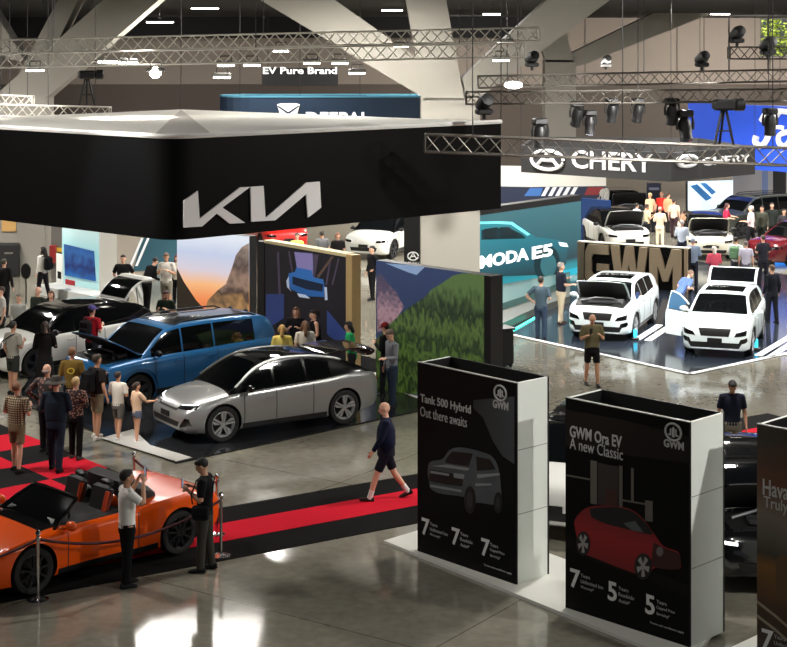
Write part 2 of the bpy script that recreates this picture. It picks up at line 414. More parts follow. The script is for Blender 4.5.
        e = MB(); e.path([(X(ua+.07), -.6, zc(ua+.07)+.02), (X(ua+.1), -.2, zc(ua+.1)+.09), (X(ua+.1), .3, zc(ua+.1)+.08), (X(ua+.06), .6, zc(ua+.06)+.02)], .03, 8); e.build('hose', mat('hose silver', (150,152,155), .3, .8), bay, smooth=True)
        for sg in (1, -1):
            a, d = cast('top', X(ub-(ub-ua)*.4), sg*hw*.76); b_ = T @ (cast('top', X(ub-(ub-ua)*.4), sg*hw*.74)[0]+Vector((0,0,.02)))
            MB().tube(a, b_, .012, n=6).build('bonnet_strut', BLACK, root)
    # ---- tailgate up
    if S.get('tailgate'):
        t = S['tailgate']; ua, ub = t['u0'], t['u1']
        g = [[(X(ua+(ub-ua)*i/12), hw*t.get('k', .62)*(-1+2*j/8)) for j in range(9)] for i in range(13)]
        xh, zh = X(ua), roof(ua)
        T = Matrix.Translation((xh, 0, zh)) @ Matrix.Rotation(math.radians(t['ang']), 4, 'Y') @ Matrix.Translation((-xh, 0, -zh))
        patch('tailgate', 'top', g, t.get('mat', paint), off=.04, thick=-.01, xform=T)
        patch('tailgate_window', 'top', [[(X(ua+(ub-ua)*(.07+.74*i/8)), hw*t.get('k', .62)*.90*(-1+2*j/8)) for j in range(9)] for i in range(9)], GLASS, off=.05, thick=-.03, xform=T)
        patch('tailgate_lining', 'top', [[(p[0], p[1]*.94) for p in r] for r in g], mat('bonnet lining', (26,26,27), .7), off=.012, thick=.0, xform=T)
        patch('boot_opening', 'top', [[(p[0], p[1]*.96) for p in r] for r in g[1:]], BLACK, off=.004)
        if t.get('fin'):
            h = T @ cast('top', X(ub-.012), 0)[0]; MB().bevbox((h.x+.04, 0, h.z-.03), (.32, hw*1.35, .14), .05).build('tail_spoiler', t['fin'], root, smooth=True)
        for sg in (1, -1):
            p0 = cast('top', X(ua+(ub-ua)*.55), sg*hw*.55)[0]; p1 = T @ cast('top', X(ua+(ub-ua)*.6), sg*hw*.55)[0]
            MB().tube(p0, p1, .012, n=6).build('tailgate_strut', BLACK, root)
    # ---- front door open
    if S.get('door'):
        dr = S['door']; sg = dr['side']; ua, ub = dr['u0'], dr['u1']
        lo = lambda u: zb(u)+.14; hi = lambda u: zs(u)-.01
        xh = X(ua); yh = sg*hw*.97
        T = Matrix.Translation((xh, yh, 0)) @ Matrix.Rotation(-sg*math.radians(dr['ang']), 4, 'Z') @ Matrix.Translation((-xh, -yh, 0))
        D = patch('door', 'side', strip(ua, ub, lo, hi), paint, off=.03, thick=.06, sgn=sg, xform=T)
        patch('door_window', 'side', strip(ua+.03, ub-.004, lambda u: zbelt(u)+.02, lambda u: max(zbelt(u)+.03, zrail(u)-.04)), mat('door glass', (60,95,125), .06, spec=.8), off=.02, thick=.0, sgn=sg, xform=T, parent=D)
        fr = []
        for u in [ua+.008+(ub-ua-.01)*i/10 for i in range(11)]:
            h = cast('side', X(u), max(zbelt(u)+.03, zrail(u)-.02), sg)[0]
            if h: fr.append(T @ (h+Vector((0, sg*.01, 0))))
        h = cast('side', X(ub-.002), zbelt(ub), sg)[0]
        MB().path(fr+[T @ h], .022, 6).build('door_window_frame', paint, D, smooth=True)
        patch('door_opening', 'side', strip(ua, ub, lo, hi), BLACK, off=.004, sgn=sg)
        patch('door_opening', 'side', strip(ua+.03, ub-.004, lambda u: zbelt(u)+.0, lambda u: max(zbelt(u)+.03, zrail(u)-.04)), BLACK, off=.004, sgn=sg)
    return A
def on_wheels(uvF, uvR, side, S):
    """place a car by the floor contacts of its two near wheels; side = +1 if its left flank is seen"""
    a, b = G(*uvF), G(*uvR); d = a-b; d.z = 0; h = math.atan2(d.y, d.x); s = d.length/S['wb']
    dn = d.normalized(); left = Vector((-dn.y, dn.x, 0))
    c = (a+b)/2-left*side*(S['W']/2-S.get('tw', .235)/2-.02)
    print('car scale', S.get('nm'), round(s, 3), 'heading', round(math.degrees(h), 1), 'at', [round(q, 2) for q in c])
    return c, h
# ---------------------------------------------------------------- car types
ZB = [(0,.30),(.04,.22),(.12,.19),(.86,.19),(.95,.25),(1,.36)]
WS = [(0,.70),(.012,.80),(.03,.87),(.07,.945),(.13,.985),(.22,1),(.80,1),(.90,.975),(.96,.92),(.99,.84),(1,.78)]
def car_paint(name, rgb, rough=.3, metal=.0, coat=.8): return mat(name, rgb, rough, metal, coat=coat)
SILVER = car_paint('silver paint', (150,151,150), .32, .55); BLUE = car_paint('blue paint', (36,104,160), .3, .2)
PEARL = car_paint('white paint', (228,228,222), .35); PALE = car_paint('pale white paint', (222,234,236), .32); ORANGE = car_paint('orange paint', (232,84,4), .25, .0, .35)
SWB = wheel_meshes(.37, .245, dict(n=5, star=True, mat=mat('rim light', (185,188,190), .3, .7)))
SWD = wheel_meshes(.36, .24, dict(n=5, w=.13, mat=mat('rim dark', (70,72,76), .35, .7)))
SWK = wheel_meshes(.35, .26, dict(n=9, w=.07, mat=mat('rim black', (40,40,42), .3, .6)))
S_EV6 = dict(nm='silver', L=4.70, W=1.90, wb=2.90, fo=.86, wr=.37, tw=.245, ar=.415, paint=SILVER, roofmat=GLOSSBLACK, _wheels=SWB,
    zc=[(0,.62),(.02,.73),(.06,.83),(.14,.925),(.24,1.0),(.32,1.03),(.7,1.03),(.84,1.10),(.93,1.07),(.98,.98),(1,.86)],
    zs=[(0,.56),(.02,.66),(.06,.755),(.14,.86),(.24,.93),(.5,.985),(.7,1.02),(.86,1.075),(.94,1.05),(.98,.96),(1,.84)], ws=WS, zb=ZB,
    roof=[(.215,.96),(.27,1.13),(.33,1.33),(.39,1.47),(.46,1.545),(.54,1.565),(.64,1.54),(.74,1.46),(.84,1.31),(.91,1.16),(.955,1.04)], wroof=.66, header=.385, rheader=.73, sunroof=(.42,.68),
    windows=[(.285,.435),(.45,.60),(.612,.735)], arcline=(.25,.80), mirror=(.30,.06), mirrormat=GLOSSBLACK, seams=[.285,.445,.635], handles=[.415,.605], clad=.10, archtrim=0.0,
    headlights=[[(.40,.70),(.86,.72),(.84,.80),(.42,.755)]], lamps=[[(.45,.765),(.80,.80),(.80,.815),(.45,.775)]], grille=[[(-.42,.665),(.42,.665),(.42,.70),(-.42,.70)],[(-.55,.36),(.55,.36),(.62,.47),(-.62,.47)]], fins=[[(.64,.36),(.84,.40),(.82,.54),(.76,.56)]], plate=.56,
    taillights=[[(.2,.86),(.8,.84),(.78,.92),(.2,.9)]], tailgate=dict(u0=.735, u1=.975, ang=22, k=.64, mat=GLOSSBLACK, fin=GLOSSBLACK))
S_EV9 = dict(nm='blue', L=5.01, W=1.98, wb=3.10, fo=.90, wr=.39, tw=.25, ar=.44, paint=BLUE, roofmat=BLUE, _wheels=wheel_meshes(.39, .25, dict(n=6, w=.16, mat=mat('rim dark', (70,72,76), .35, .7))),
    zc=[(0,.80),(.012,.98),(.03,1.07),(.1,1.12),(.22,1.17),(.3,1.18),(.9,1.14),(.975,1.10),(.99,1.0),(1,.85)], zs=[(0,.74),(.012,.90),(.03,.99),(.1,1.05),(.22,1.09),(.5,1.11),(.9,1.13),(.975,1.08),(.99,.98),(1,.82)], ws=[(0,.80),(.01,.88),(.03,.945),(.08,.985),(.2,1),(.88,1),(.96,.96),(.99,.91),(1,.86)], zb=ZB,
    roof=[(.20,1.11),(.25,1.32),(.31,1.58),(.36,1.70),(.44,1.75),(.6,1.76),(.8,1.735),(.9,1.70),(.94,1.60),(.975,1.25),(.985,1.12)], wroof=.78, header=.345, rheader=.91, sunroof=(.40,.86), sunroofmat=mat('roof glass', (14,16,18), .1, spec=.7), rails=(.40,.88),
    windows=[(.255,.42),(.43,.60),(.61,.84)], mirror=(.27,.05), seams=[.27,.425,.615], handles=[.395,.575], clad=.16, archtrim=.07, headlights=[[(.70,.66),(.93,.66),(.92,.98),(.72,.96)]], lamps=[[(.58,.70),(.62,.70),(.62,.95),(.58,.95)]], grille=[[(-.6,.34),(.6,.34),(.66,.5),(-.66,.5)]], plate=.62,
    taillights=[[(.75,.7),(.88,.7),(.86,1.2),(.74,1.2)]], hood=dict(u0=.035, u1=.215, ang=33, k=.86))
S_SUV = dict(nm='white', L=4.62, W=1.86, wb=2.80, fo=.88, wr=.36, tw=.24, ar=.41, paint=PEARL, roofmat=GLOSSBLACK, _wheels=SWD,
    zc=[(0,.70),(.015,.84),(.05,.94),(.12,1.0),(.22,1.05),(.3,1.06),(.8,1.06),(.93,1.05),(.98,.98),(1,.84)], zs=[(0,.64),(.015,.77),(.05,.86),(.12,.92),(.22,.96),(.5,1.0),(.8,1.04),(.93,1.04),(.98,.96),(1,.82)], ws=WS, zb=ZB,
    roof=[(.21,1.0),(.27,1.2),(.33,1.40),(.39,1.53),(.46,1.59),(.6,1.61),(.76,1.57),(.86,1.49),(.92,1.36),(.96,1.18),(.98,1.04)], wroof=.70, header=.385, rheader=.86, sunroof=(.42,.80),
    windows=[(.28,.43),(.44,.60),(.61,.80)], mirror=(.29,.05), seams=[.28,.435,.62], handles=[.405,.585], clad=.12, archtrim=.045, headlights=[[(.5,.68),(.88,.70),(.86,.80),(.52,.76)]], grille=[[(-.5,.36),(.5,.36),(.56,.5),(-.56,.5)]], plate=.56,
    tailgate=dict(u0=.80, u1=.985, ang=62, k=.66, fin=PEARL))
S_CROSS = dict(nm='crossover', L=4.42, W=1.83, wb=2.63, fo=.90, wr=.35, tw=.23, ar=.40, paint=PALE, roofmat=PALE, _wheels=wheel_meshes(.35, .23, dict(n=5, w=.14, mat=mat('rim light', (185,188,190), .3, .7))),
    zc=[(0,.74),(.012,.86),(.04,.95),(.1,1.01),(.2,1.06),(.27,1.08),(.8,1.05),(.93,1.05),(.98,.98),(1,.84)], zs=[(0,.68),(.012,.78),(.04,.87),(.1,.93),(.2,.97),(.5,1.0),(.8,1.05),(.93,1.04),(.98,.96),(1,.82)], ws=[(0,.76),(.01,.84),(.03,.91),(.07,.955),(.13,.985),(.22,1),(.80,1),(.90,.975),(.96,.92),(.99,.86),(1,.8)], zb=[(0,.26),(.04,.21),(.12,.19),(.86,.19),(.95,.25),(1,.36)],
    roof=[(.20,1.03),(.26,1.20),(.32,1.37),(.37,1.475),(.44,1.53),(.58,1.545),(.74,1.515),(.85,1.45),(.91,1.34),(.955,1.17),(.975,1.05)], wroof=.72, header=.365, rheader=.84, sunroof=(.42,.60),
    windows=[(.27,.42),(.43,.60),(.61,.78)], mirror=(.28,.05), mirrormat=PALE, seams=[.27,.425,.615], handles=[.40,.575], clad=.11, archtrim=.05, headlights=[[(.50,.60),(.80,.64),(.82,.78),(.56,.70)]], lamps=[[(.40,.88),(.74,.86),(.74,.885),(.40,.90)]],
    grille=[[(-.36,.60),(.36,.60),(.42,.80),(-.42,.80)],[(-.62,.30),(.62,.30),(.70,.44),(-.70,.44)]], fins=[[(.60,.40),(.84,.46),(.82,.58),(.66,.54)]], plate=.50, platemat=BLACK)
S_ROAD = dict(nm='roadster', L=4.53, W=1.93, wb=2.69, fo=.92, wr=.35, tw=.27, ar=.40, paint=ORANGE, _wheels=SWK,
    zc=[(0,.52),(.02,.61),(.06,.68),(.14,.76),(.24,.84),(.32,.88),(.6,.86),(.72,.93),(.84,.94),(.93,.91),(.98,.84),(1,.74)], zs=[(0,.47),(.02,.56),(.06,.64),(.12,.745),(.2,.80),(.3,.82),(.5,.83),(.62,.86),(.74,.92),(.85,.93),(.94,.88),(.98,.8),(1,.7)], ws=[(0,.72),(.012,.81),(.03,.88),(.07,.945),(.13,.985),(.22,.99),(.45,.955),(.62,.975),(.74,1),(.86,.99),(.93,.95),(.98,.88),(1,.8)], zb=[(0,.22),(.04,.17),(.12,.15),(.86,.15),(.95,.22),(1,.32)],
    mirror=(.33,.04), mirrormat=ORANGE, seams=[.335,.62], handles=[], clad=.09, headlights=[[(.52,.56),(.82,.58),(.80,.68),(.54,.63)]], grille=[[(-.6,.26),(.6,.26),(.66,.4),(-.66,.4)]], plate=.46, taillights=[[(.2,.76),(.8,.74),(.78,.84),(.2,.82)]])
S_DARK = dict(S_SUV, nm='dark', paint=car_paint('black paint', (16,17,19), .2), roofmat=GLOSSBLACK, tailgate=None, _wheels=SWD)
S_WSUV = dict(S_SUV, tailgate=None, hood=None)
def sub(S, **k): d = dict(S); d.update(k); return d
# ---------------------------------------------------------------- the cars in the photo
c, h = on_wheels((221,443), (342,425), 1, S_EV6); c.z = .036
ev6 = car('crossover_car', 'silver crossover car with black roof and raised tailgate, front of the black stand', c, h, S_EV6)
c, h = Vector((-5.22,37.6,.036)), math.radians(-137.5)
ev9 = car('suv', 'boxy blue three-row car with its bonnet propped open', c, h, S_EV9)
c, h = on_wheels((32,384), (140,366), 1, S_SUV); c += Vector((-.25,.65,0))
whitecar = car('hatchback_car', 'white car with black roof and tailgate up, behind the blue car', c, h, S_SUV)
S_OR1 = sub(S_CROSS, hood=dict(u0=.045, u1=.215, ang=52, k=.80))
S_OR2 = sub(S_CROSS, door=dict(side=-1, u0=.265, u1=.43, ang=58), tailgate=dict(u0=.82, u1=.985, ang=58, k=.74))
om1 = car('crossover_car', 'white crossover with bonnet wide open beside the teal screen', G(619,333)+Vector((0,.7,0)), math.radians(-111), S_OR1)
om2 = car('crossover_car', 'pale white crossover with front door and tailgate open', G(731,349)+Vector((0,.7,0)), math.radians(-109), S_OR2)
# ---- roadster
c, h = on_wheels((30,594), (175,554), 1, S_ROAD); c.z = .019
rd = car('roadster', 'orange open-top sports car with black cockpit on the black carpet', c, h, S_ROAD)
R_ = rd.root; X = rd.X; DK = mat('cockpit black', (15,15,16), .55)
rd.patch('cowl_panel', 'top', [[(X(.255+.05*i/4), rd.hw*.74*(-1+2*j/10)) for j in range(11)] for i in range(5)], GLOSSBLACK, off=.006)
tub = rd.patch('cockpit', 'top', [[(X(.33+.29*i/10), rd.hw*(.80-.06*(i in (0,10)))*(-1+2*j/10)) for j in range(11)] for i in range(11)], DK, off=.006)
for sg in (1, -1):
    a0, a1 = (X(.295), sg*.80, .82), (X(.415), sg*.60, 1.18)
    MB().path([a0, (X(.355), sg*.70, 1.02), a1], .03, 8).build('windscreen_pillar', GLOSSBLACK, R_, smooth=True)
MB().path([(X(.415),.60,1.18),(X(.41),.3,1.205),(X(.41),-.3,1.205),(X(.415),-.60,1.18)], .028, 8).build('windscreen_rail', GLOSSBLACK, R_, smooth=True)
g = MB(); pts = []
for i in range(9):
    t = i/8; pts.append([Vector((X(.295+.12*t), y*(.80-.2*t)*.97, .82+.36*t+.035*(1-y*y)+.02*math.sin(PI*t))) for y in [-1+2*j/8 for j in range(9)]])
g.loft([r+[p+Vector((-.012,0,-.012)) for p in reversed(r)] for r in pts]).build('windscreen', GLASS, R_, smooth=30)
for sg in (1, -1):
    s = MB(); s.bevbox((X(.475), sg*.36, .80), (.5, .46, .16), .05); st = s.build('seat', DK, R_, smooth=30)
    s = MB(); s.bevbox((X(.55), sg*.36, 1.0), (.14, .46, .46), .05, Matrix.Rotation(math.radians(-16), 3, 'Y')); s.build('seat_back', DK, st, smooth=30)
    s = MB(); s.bevbox((X(.545), sg*.36+.19, .98), (.12, .08, .40), .03, Matrix.Rotation(math.radians(-16), 3, 'Y')); s.build('seat_bolster', mat('orange leather', (196,66,20), .5), st, smooth=30)
    s = MB(); s.bevbox((X(.575), sg*.36, 1.24), (.11, .26, .14), .04); s.build('headrest', DK, st, smooth=30)
    s = MB(); s.ell((X(.66), sg*.36, .93), (.36, .26, .17), 14, 8); s.build('head_fairing', DK if sg < 0 else ORANGE, R_, smooth=True)
s = MB(); s.path([(X(.395)+.0, .36+.17*math.cos(a), .93+.17*math.sin(a)) for a in [2*PI*i/16 for i in range(16)]], .016, 6, closed=True); s.build('steering_wheel', DK, R_, smooth=True)
s = MB(); s.bevbox((X(.345), 0, .86), (.30, 1.4, .16), .05); s.build('dashboard', DK, R_, smooth=True)
# folded soft top standing behind the seats
s = MB(); s.loft([[Vector((X(.60+.015*k), yy, z)) for k, yy, z in ((0,-.62,.86),(0,-.60,1.10),(.5,-.45,1.24),(.5,.45,1.24),(0,.60,1.10),(0,.62,.86))], [Vector((X(.66), yy, z)) for yy, z in ((-.66,.88),(-.64,1.12),(-.48,1.27),(.48,1.27),(.64,1.12),(.66,.88))], [Vector((X(.74), yy, z)) for yy, z in ((-.64,.90),(-.60,.99),(-.42,1.05),(.42,1.05),(.60,.99),(.64,.90))]])
s.build('soft_top', DK, R_, smooth=30)
# ---- far cars
def small_car(name, label, u, v, deg, S): return car(name, label, G(u, v)+Vector((0,.5,0)), math.radians(deg), S)
small_car('hatchback_car', 'white car with open black-lined bonnet behind the tan letter sign', 616, 249, -82, sub(S_WSUV, paint=PEARL, hood=dict(u0=.04, u1=.21, ang=58, k=.84)))
small_car('sedan_car', 'cream white saloon with bonnet up, behind the blue-shirted visitors', 707, 255, -95, sub(S_WSUV, paint=mat('cream paint', (225,220,200), .35, coat=.8), hood=dict(u0=.04, u1=.21, ang=50, k=.84), grille=[[(-.3,.5),(.3,.5),(.3,.58),(-.3,.58)],[(-.62,.3),(.62,.3),(.7,.42),(-.7,.42)]]))
small_car('suv', 'black car with white-lit bonnet up, farthest left in the back row', 624, 226, -88, sub(S_DARK, hood=dict(u0=.04, u1=.21, ang=55, k=.84)))
small_car('suv', 'dark olive four-wheel drive parked behind the cream saloon', 757, 236, -150, sub(S_EV9, nm='olive', hood=None, paint=mat('olive paint', (44,48,42), .4, coat=.6), roofmat=mat('olive paint', (44,48,42), .4)))
small_car('hatchback_car', 'small white car far behind the printed wall under the black banner', 386, 255, -112, sub(S_WSUV, paint=PEARL))
small_car('sedan_car', 'dark red car half cut off at the right edge', 808, 264, -150, sub(S_WSUV, paint=car_paint('dark red paint', (96,22,30), .25), roofmat=car_paint('dark red paint', (96,22,30), .25)))
small_car('hatchback_car', 'small red car far behind the cream-topped printed wall', 272, 249, -70, sub(S_WSUV, paint=car_paint('bright red paint', (190,36,30), .3), roofmat=car_paint('bright red paint', (190,36,30), .3)))
# cars hidden behind the poster boxes
def behind(name, label, c, deg, S): return car(name, label, Vector((c[0], c[1], .019)), math.radians(deg), S)
behind('hatchback_car', 'white hatchback with black roof between the two tall poster boxes', (3.38, 28.45), 250, sub(S_WSUV, paint=PEARL))
behind('suv', 'black car with its bonnet up between the red-car poster and the orange poster', (5.9, 25.95), 264, sub(S_DARK, hood=dict(u0=.04, u1=.21, ang=50, k=.84), lamps=[[(.55,.74),(.78,.75),(.78,.79),(.55,.78)]]))
# ================================================================ SETTING
def floor_mat():
    m = bpy.data.materials.new('polished concrete'); m.use_nodes = True; nt = m.node_tree; b = nt.nodes['Principled BSDF']
    tc = nt.nodes.new('ShaderNodeTexCoord')
    n1 = nt.nodes.new('ShaderNodeTexNoise'); n1.inputs['Scale'].default_value = .35; n1.inputs['Detail'].default_value = 8; n1.inputs['Roughness'].default_value = .65
    n2 = nt.nodes.new('ShaderNodeTexNoise'); n2.inputs['Scale'].default_value = 6; n2.inputs['Detail'].default_value = 6
    nt.links.new(tc.outputs['Object'], n1.inputs['Vector']); nt.links.new(tc.outputs['Object'], n2.inputs['Vector'])
    mx = nt.nodes.new('ShaderNodeMixRGB'); mx.inputs[0].default_value = .35; nt.links.new(n1.outputs['Fac'], mx.inputs[1]); nt.links.new(n2.outputs['Fac'], mx.inputs[2])
    cr = nt.nodes.new('ShaderNodeValToRGB'); cr.color_ramp.elements[0].position = .3; cr.color_ramp.elements[0].color = (*lin((104,100,88)), 1); cr.color_ramp.elements[1].position = .72; cr.color_ramp.elements[1].color = (*lin((150,146,132)), 1)
    nt.links.new(mx.outputs[0], cr.inputs[0])
    br = nt.nodes.new('ShaderNodeTexBrick'); br.offset = 0; br.inputs['Scale'].default_value = 1; br.inputs['Brick Width'].default_value = 6; br.inputs['Row Height'].default_value = 6; br.inputs['Mortar Size'].default_value = .012
    br.inputs['Color1'].default_value = br.inputs['Color2'].default_value = (1,1,1,1); br.inputs['Mortar'].default_value = (.45,.43,.4,1)
    mp = nt.nodes.new('ShaderNodeMapping'); mp.inputs['Rotation'].default_value = (0,0,.61); nt.links.new(tc.outputs['Object'], mp.inputs['Vector']); nt.links.new(mp.outputs[0], br.inputs['Vector'])
    ml = nt.nodes.new('ShaderNodeMixRGB'); ml.blend_type = 'MULTIPLY'; ml.inputs[0].default_value = 1; nt.links.new(cr.outputs[0], ml.inputs[1]); nt.links.new(br.outputs[0], ml.inputs[2])
    nt.links.new(ml.outputs[0], b.inputs['Base Color'])
    r = nt.nodes.new('ShaderNodeMapRange'); r.inputs[3].default_value = .05; r.inputs[4].default_value = .15; nt.links.new(n1.outputs['Fac'], r.inputs[0]); nt.links.new(r.outputs[0], b.inputs['Roughness'])
    b.inputs['Specular IOR Level'].default_value = .75
    bp = nt.nodes.new('ShaderNodeBump'); bp.inputs['Strength'].default_value = .05; bp.inputs['Distance'].default_value = .02; n3 = nt.nodes.new('ShaderNodeTexNoise'); n3.inputs['Scale'].default_value = 1.6; n3.inputs['Detail'].default_value = 3; nt.links.new(tc.outputs['Object'], n3.inputs['Vector']); nt.links.new(n3.outputs['Fac'], bp.inputs['Height']); nt.links.new(bp.outputs[0], b.inputs['Normal'])
    return m
XL, XR, YB, ZC = -34, 46, 106, 10.0
struct(MB().box(((XL+XR)/2, 50, -.15), (XR-XL, 130, .3)).build('floor', floor_mat()))
CEIL = mat('black ceiling', (16,16,17), .9)
ce = MB().box(((XL+XR)/2, 55, ZC+.1), (XR-XL, 110, .2))
struct(ce.build('ceiling', CEIL))
WALLUP = mat('warm grey wall', (150,140,130), .85, var=.05, scale=.4); WALLLO = mat('brown dado wall', (92,84,77), .85, var=.06, scale=.5); CONC = mat('pale concrete', (140,136,127), .8, var=.05, scale=1.2, bump=.05)
WX0, WX1, WZ0, WZ1 = 24.3, 26.4, 7.4, 10.0                 # window opening in the back wall
w = MB(); Yb = YB
w.box(((XL+WX0)/2, Yb+.2, 5), (WX0-XL, .4, 10)); w.box(((WX1+XR)/2, Yb+.2, 5), (XR-WX1, .4, 10)); w.box(((WX0+WX1)/2, Yb+.2, WZ0/2), (WX1-WX0, .4, WZ0))
wb_ = struct(w.build('wall_back', WALLUP))
struct(MB().box(((XL+XR)/2, Yb-.06, 2.8), (XR-XL-.2, .1, 5.6)).build('trim_1', WALLLO))
for i, u in enumerate((467,544,585,677,704,729)):          # panel joints
    x = (u-CX)*Yb/F; struct(MB().box((x, Yb-.02, 7.8), (.05, .05, 4.4)).build('trim_%d' % (i+2), mat('joint brown', (96,88,80), .8)))
struct(MB().box((XL-.2, 55, 5), (.4, 110, 10)).build('wall_left', WALLUP)); struct(MB().box((XR+.2, 55, 5), (.4, 110, 10)).build('wall_right', WALLUP))
wf = MB(); 
for z in (WZ0+.05, 8.7, WZ1-.05): wf.box(((WX0+WX1)/2, Yb+.2, z), (WX1-WX0, .12, .1))
for x in (WX0+.05, WX1-.05): wf.box((x, Yb+.2, (WZ0+WZ1)/2), (.1, .12, WZ1-WZ0))
win = struct(wf.build('window_1', mat('window frame', (110,108,100), .5)))
gl = bpy.data.materials.new('clear glass'); gl.use_nodes = True; gb = gl.node_tree.nodes['Principled BSDF']; gb.inputs['Transmission Weight'].default_value = 1; gb.inputs['Roughness'].default_value = .0; gb.inputs['IOR'].default_value = 1.05
MB().box(((WX0+WX1)/2, Yb+.2, (WZ0+WZ1)/2), (WX1-WX0-.2, .01, WZ1-WZ0-.2)).build('window_pane', gl, win)
# tree seen through the window
tr = empty('tree', ((WX0+WX1)/2*1.06, Yb+9, 0), 0, 'sunlit yellow-green tree seen through the window at top', 'tree')
MB().path([(0,0,-.3),(.1,0,4),(0,.1,9)], [.22,.17,.08], 8).build('trunk', mat('bark', (80,62,45), .9), tr, smooth=True)
rr = random.Random(3); lf = MB()
for i in range(2600):
    p = Vector((rr.gauss(0,1.5), rr.gauss(0,1.0), 8.2+rr.gauss(0,1.6))); a = Matrix.Rotation(rr.random()*6.3, 3, 'Z') @ Matrix.Rotation(rr.random()*3, 3, 'X'); s = .09+rr.random()*.08
    lf.add([p+a @ Vector(q) for q in ((-s,0,0),(0,-s*.6,.02),(s,0,0),(0,s*.6,.02))], [(0,1,2,3)])
lf.build('foliage', mat('leaf', (196,216,92), .6, var=.3, scale=2), tr)
xb = (552-CX)*104/F; struct(MB().box(((XL+xb)/2, 104.5, 9.33), (xb-XL-.2, .8, 1.32)).build('trim_30', CEIL))
# ---- columns and raking concrete struts
def quadbeam(name, a, b, wa, wb, depth):
    """strut between two points whose section is wa/wb wide (horizontally) and depth deep"""
    m = MB(); r = []
    for p, w_ in ((a, wa), (b, wb)): r.append([Vector((p[0]-w_/2, p[1]-depth/2, p[2])), Vector((p[0]+w_/2, p[1]-depth/2, p[2])), Vector((p[0]+w_/2, p[1]+depth/2, p[2])), Vector((p[0]-w_/2, p[1]+depth/2, p[2]))])
    return struct(m.loft(r).build(name, CONC))
def column(name, u0, u1, vtop, Y, dep):
    a, b = P(u0, vtop, Y), P(u1, vtop, Y); return struct(MB().box(((a.x+b.x)/2, Y+dep/2, a.z/2), (b.x-a.x, dep, a.z)).build(name, CONC))
def strut(name, ua, ub, va, uc, ud, vc, Y, dep, Y2=None):
    a, b = P(ua, va, Y), P(ub, va, Y); c, d = P(uc, vc, Y2 or Y), P(ud, vc, Y2 or Y)
    m = MB(); r = [[a, b, b+Vector((0,dep,0)), a+Vector((0,dep,0))], [c, d, d+Vector((0,dep,0)), c+Vector((0,dep,0))]]
    return struct(m.loft(r).build(name, CONC))
column('trim_20', 421, 480, 96, 50, 1.7)
strut('beam_1', 424, 474, 98, 240, 318, -12, 50.1, 1.2); strut('beam_2', 423, 464, 98, 404, 444, -12, 49.9, 1.5); strut('beam_3', 440, 479, 98, 560, 626, -12, 50, 1.4)
column('trim_21', 545, 576, 60, 90, 1.6)
strut('beam_4', 545, 580, 66, 660, 720, 10, 90.2, 1.2); strut('beam_5', 546, 574, 62, 530, 560, 10, 90, 1.2)
column('trim_22', -12, 45, 96, 57, 1.5)
strut('beam_6', -8, 46, 98, 112, 168, -8, 57.1, 1.3); strut('beam_7', 6, 30, 98, 62, 82, -8, 57.3, 1.2)
strut('beam_8', 8, 24, 60, -40, -18, -8, 57.2, 1.2)
# ---- long aisle carpet, checked carpet, stand floors
RED = mat('red carpet', (196,20,42), .95, spec=.1, var=.08, scale=30); CHAR = mat('charcoal carpet', (17,16,16), .95, spec=.08, var=.12, scale=30)
def slab(name, px, z0, z1, m, **k):
    pts = [G(*p) for p in px] if not isinstance(px[0], Vector) else px
    mb = MB(); n = len(pts); mb.add([Vector((p.x, p.y, z0)) for p in pts]+[Vector((p.x, p.y, z1)) for p in pts], [tuple(range(n-1,-1,-1)), tuple(range(n, 2*n))]+[(i, (i+1) % n, n+(i+1) % n, n+i) for i in range(n)])
    return mb.build(name, m, **k)
Lb = lambda u: 603.5-.2005*u                                    # near edge of the aisle carpet in the photo
A0, A1 = G(-60, Lb(-60)), G(860, 438); du = (A1-A0).normalized(); dv = Vector((-du.y, du.x, 0))
Wc = 2.62
runner = tag(slab('carpet_runner', [A0, A1, A1+dv*Wc, A0+dv*Wc], 0, .012, CHAR), 'long charcoal aisle carpet with a red centre stripe', 'carpet')
slab('red_stripe', [A0+dv*.86, A1+dv*.86, A1+dv*1.76, A0+dv*1.76], .010, .018, RED, parent=runner)
# checked carpet: squares in the runner's grid, right edge along (0,425)-(150,487)
E0, E1 = G(8, 428), G(141, 482)
def checker():
    m = bpy.data.materials.new('checked carpet'); m.use_nodes = True; nt = m.node_tree; b = nt.nodes['Principled BSDF']
    tc = nt.nodes.new('ShaderNodeTexCoord'); ck = nt.nodes.new('ShaderNodeTexChecker'); ck.inputs['Scale'].default_value = 1/1.25; ck.inputs[1].default_value = (*lin((190,22,42)), 1); ck.inputs[2].default_value = (*lin((24,23,23)), 1)
    mp = nt.nodes.new('ShaderNodeMapping'); mp.inputs['Location'].default_value = (.02, .02, .3); nt.links.new(tc.outputs['Object'], mp.inputs['Vector']); nt.links.new(mp.outputs[0], ck.inputs['Vector']); nt.links.new(ck.outputs[0], b.inputs['Base Color']); b.inputs['Roughness'].default_value = .95; b.inputs['Specular IOR Level'].default_value = .1
    return m
ed = (E0-E1).normalized(); ang = math.atan2(ed.y, ed.x)
el = 6.25; wd = 6.25
mb = MB(); mb.box((el/2, wd/2, .006), (el, wd, .012))
ckr = mb.build('checked_carpet', checker()); ckr.location = (E1.x, E1.y, 0)
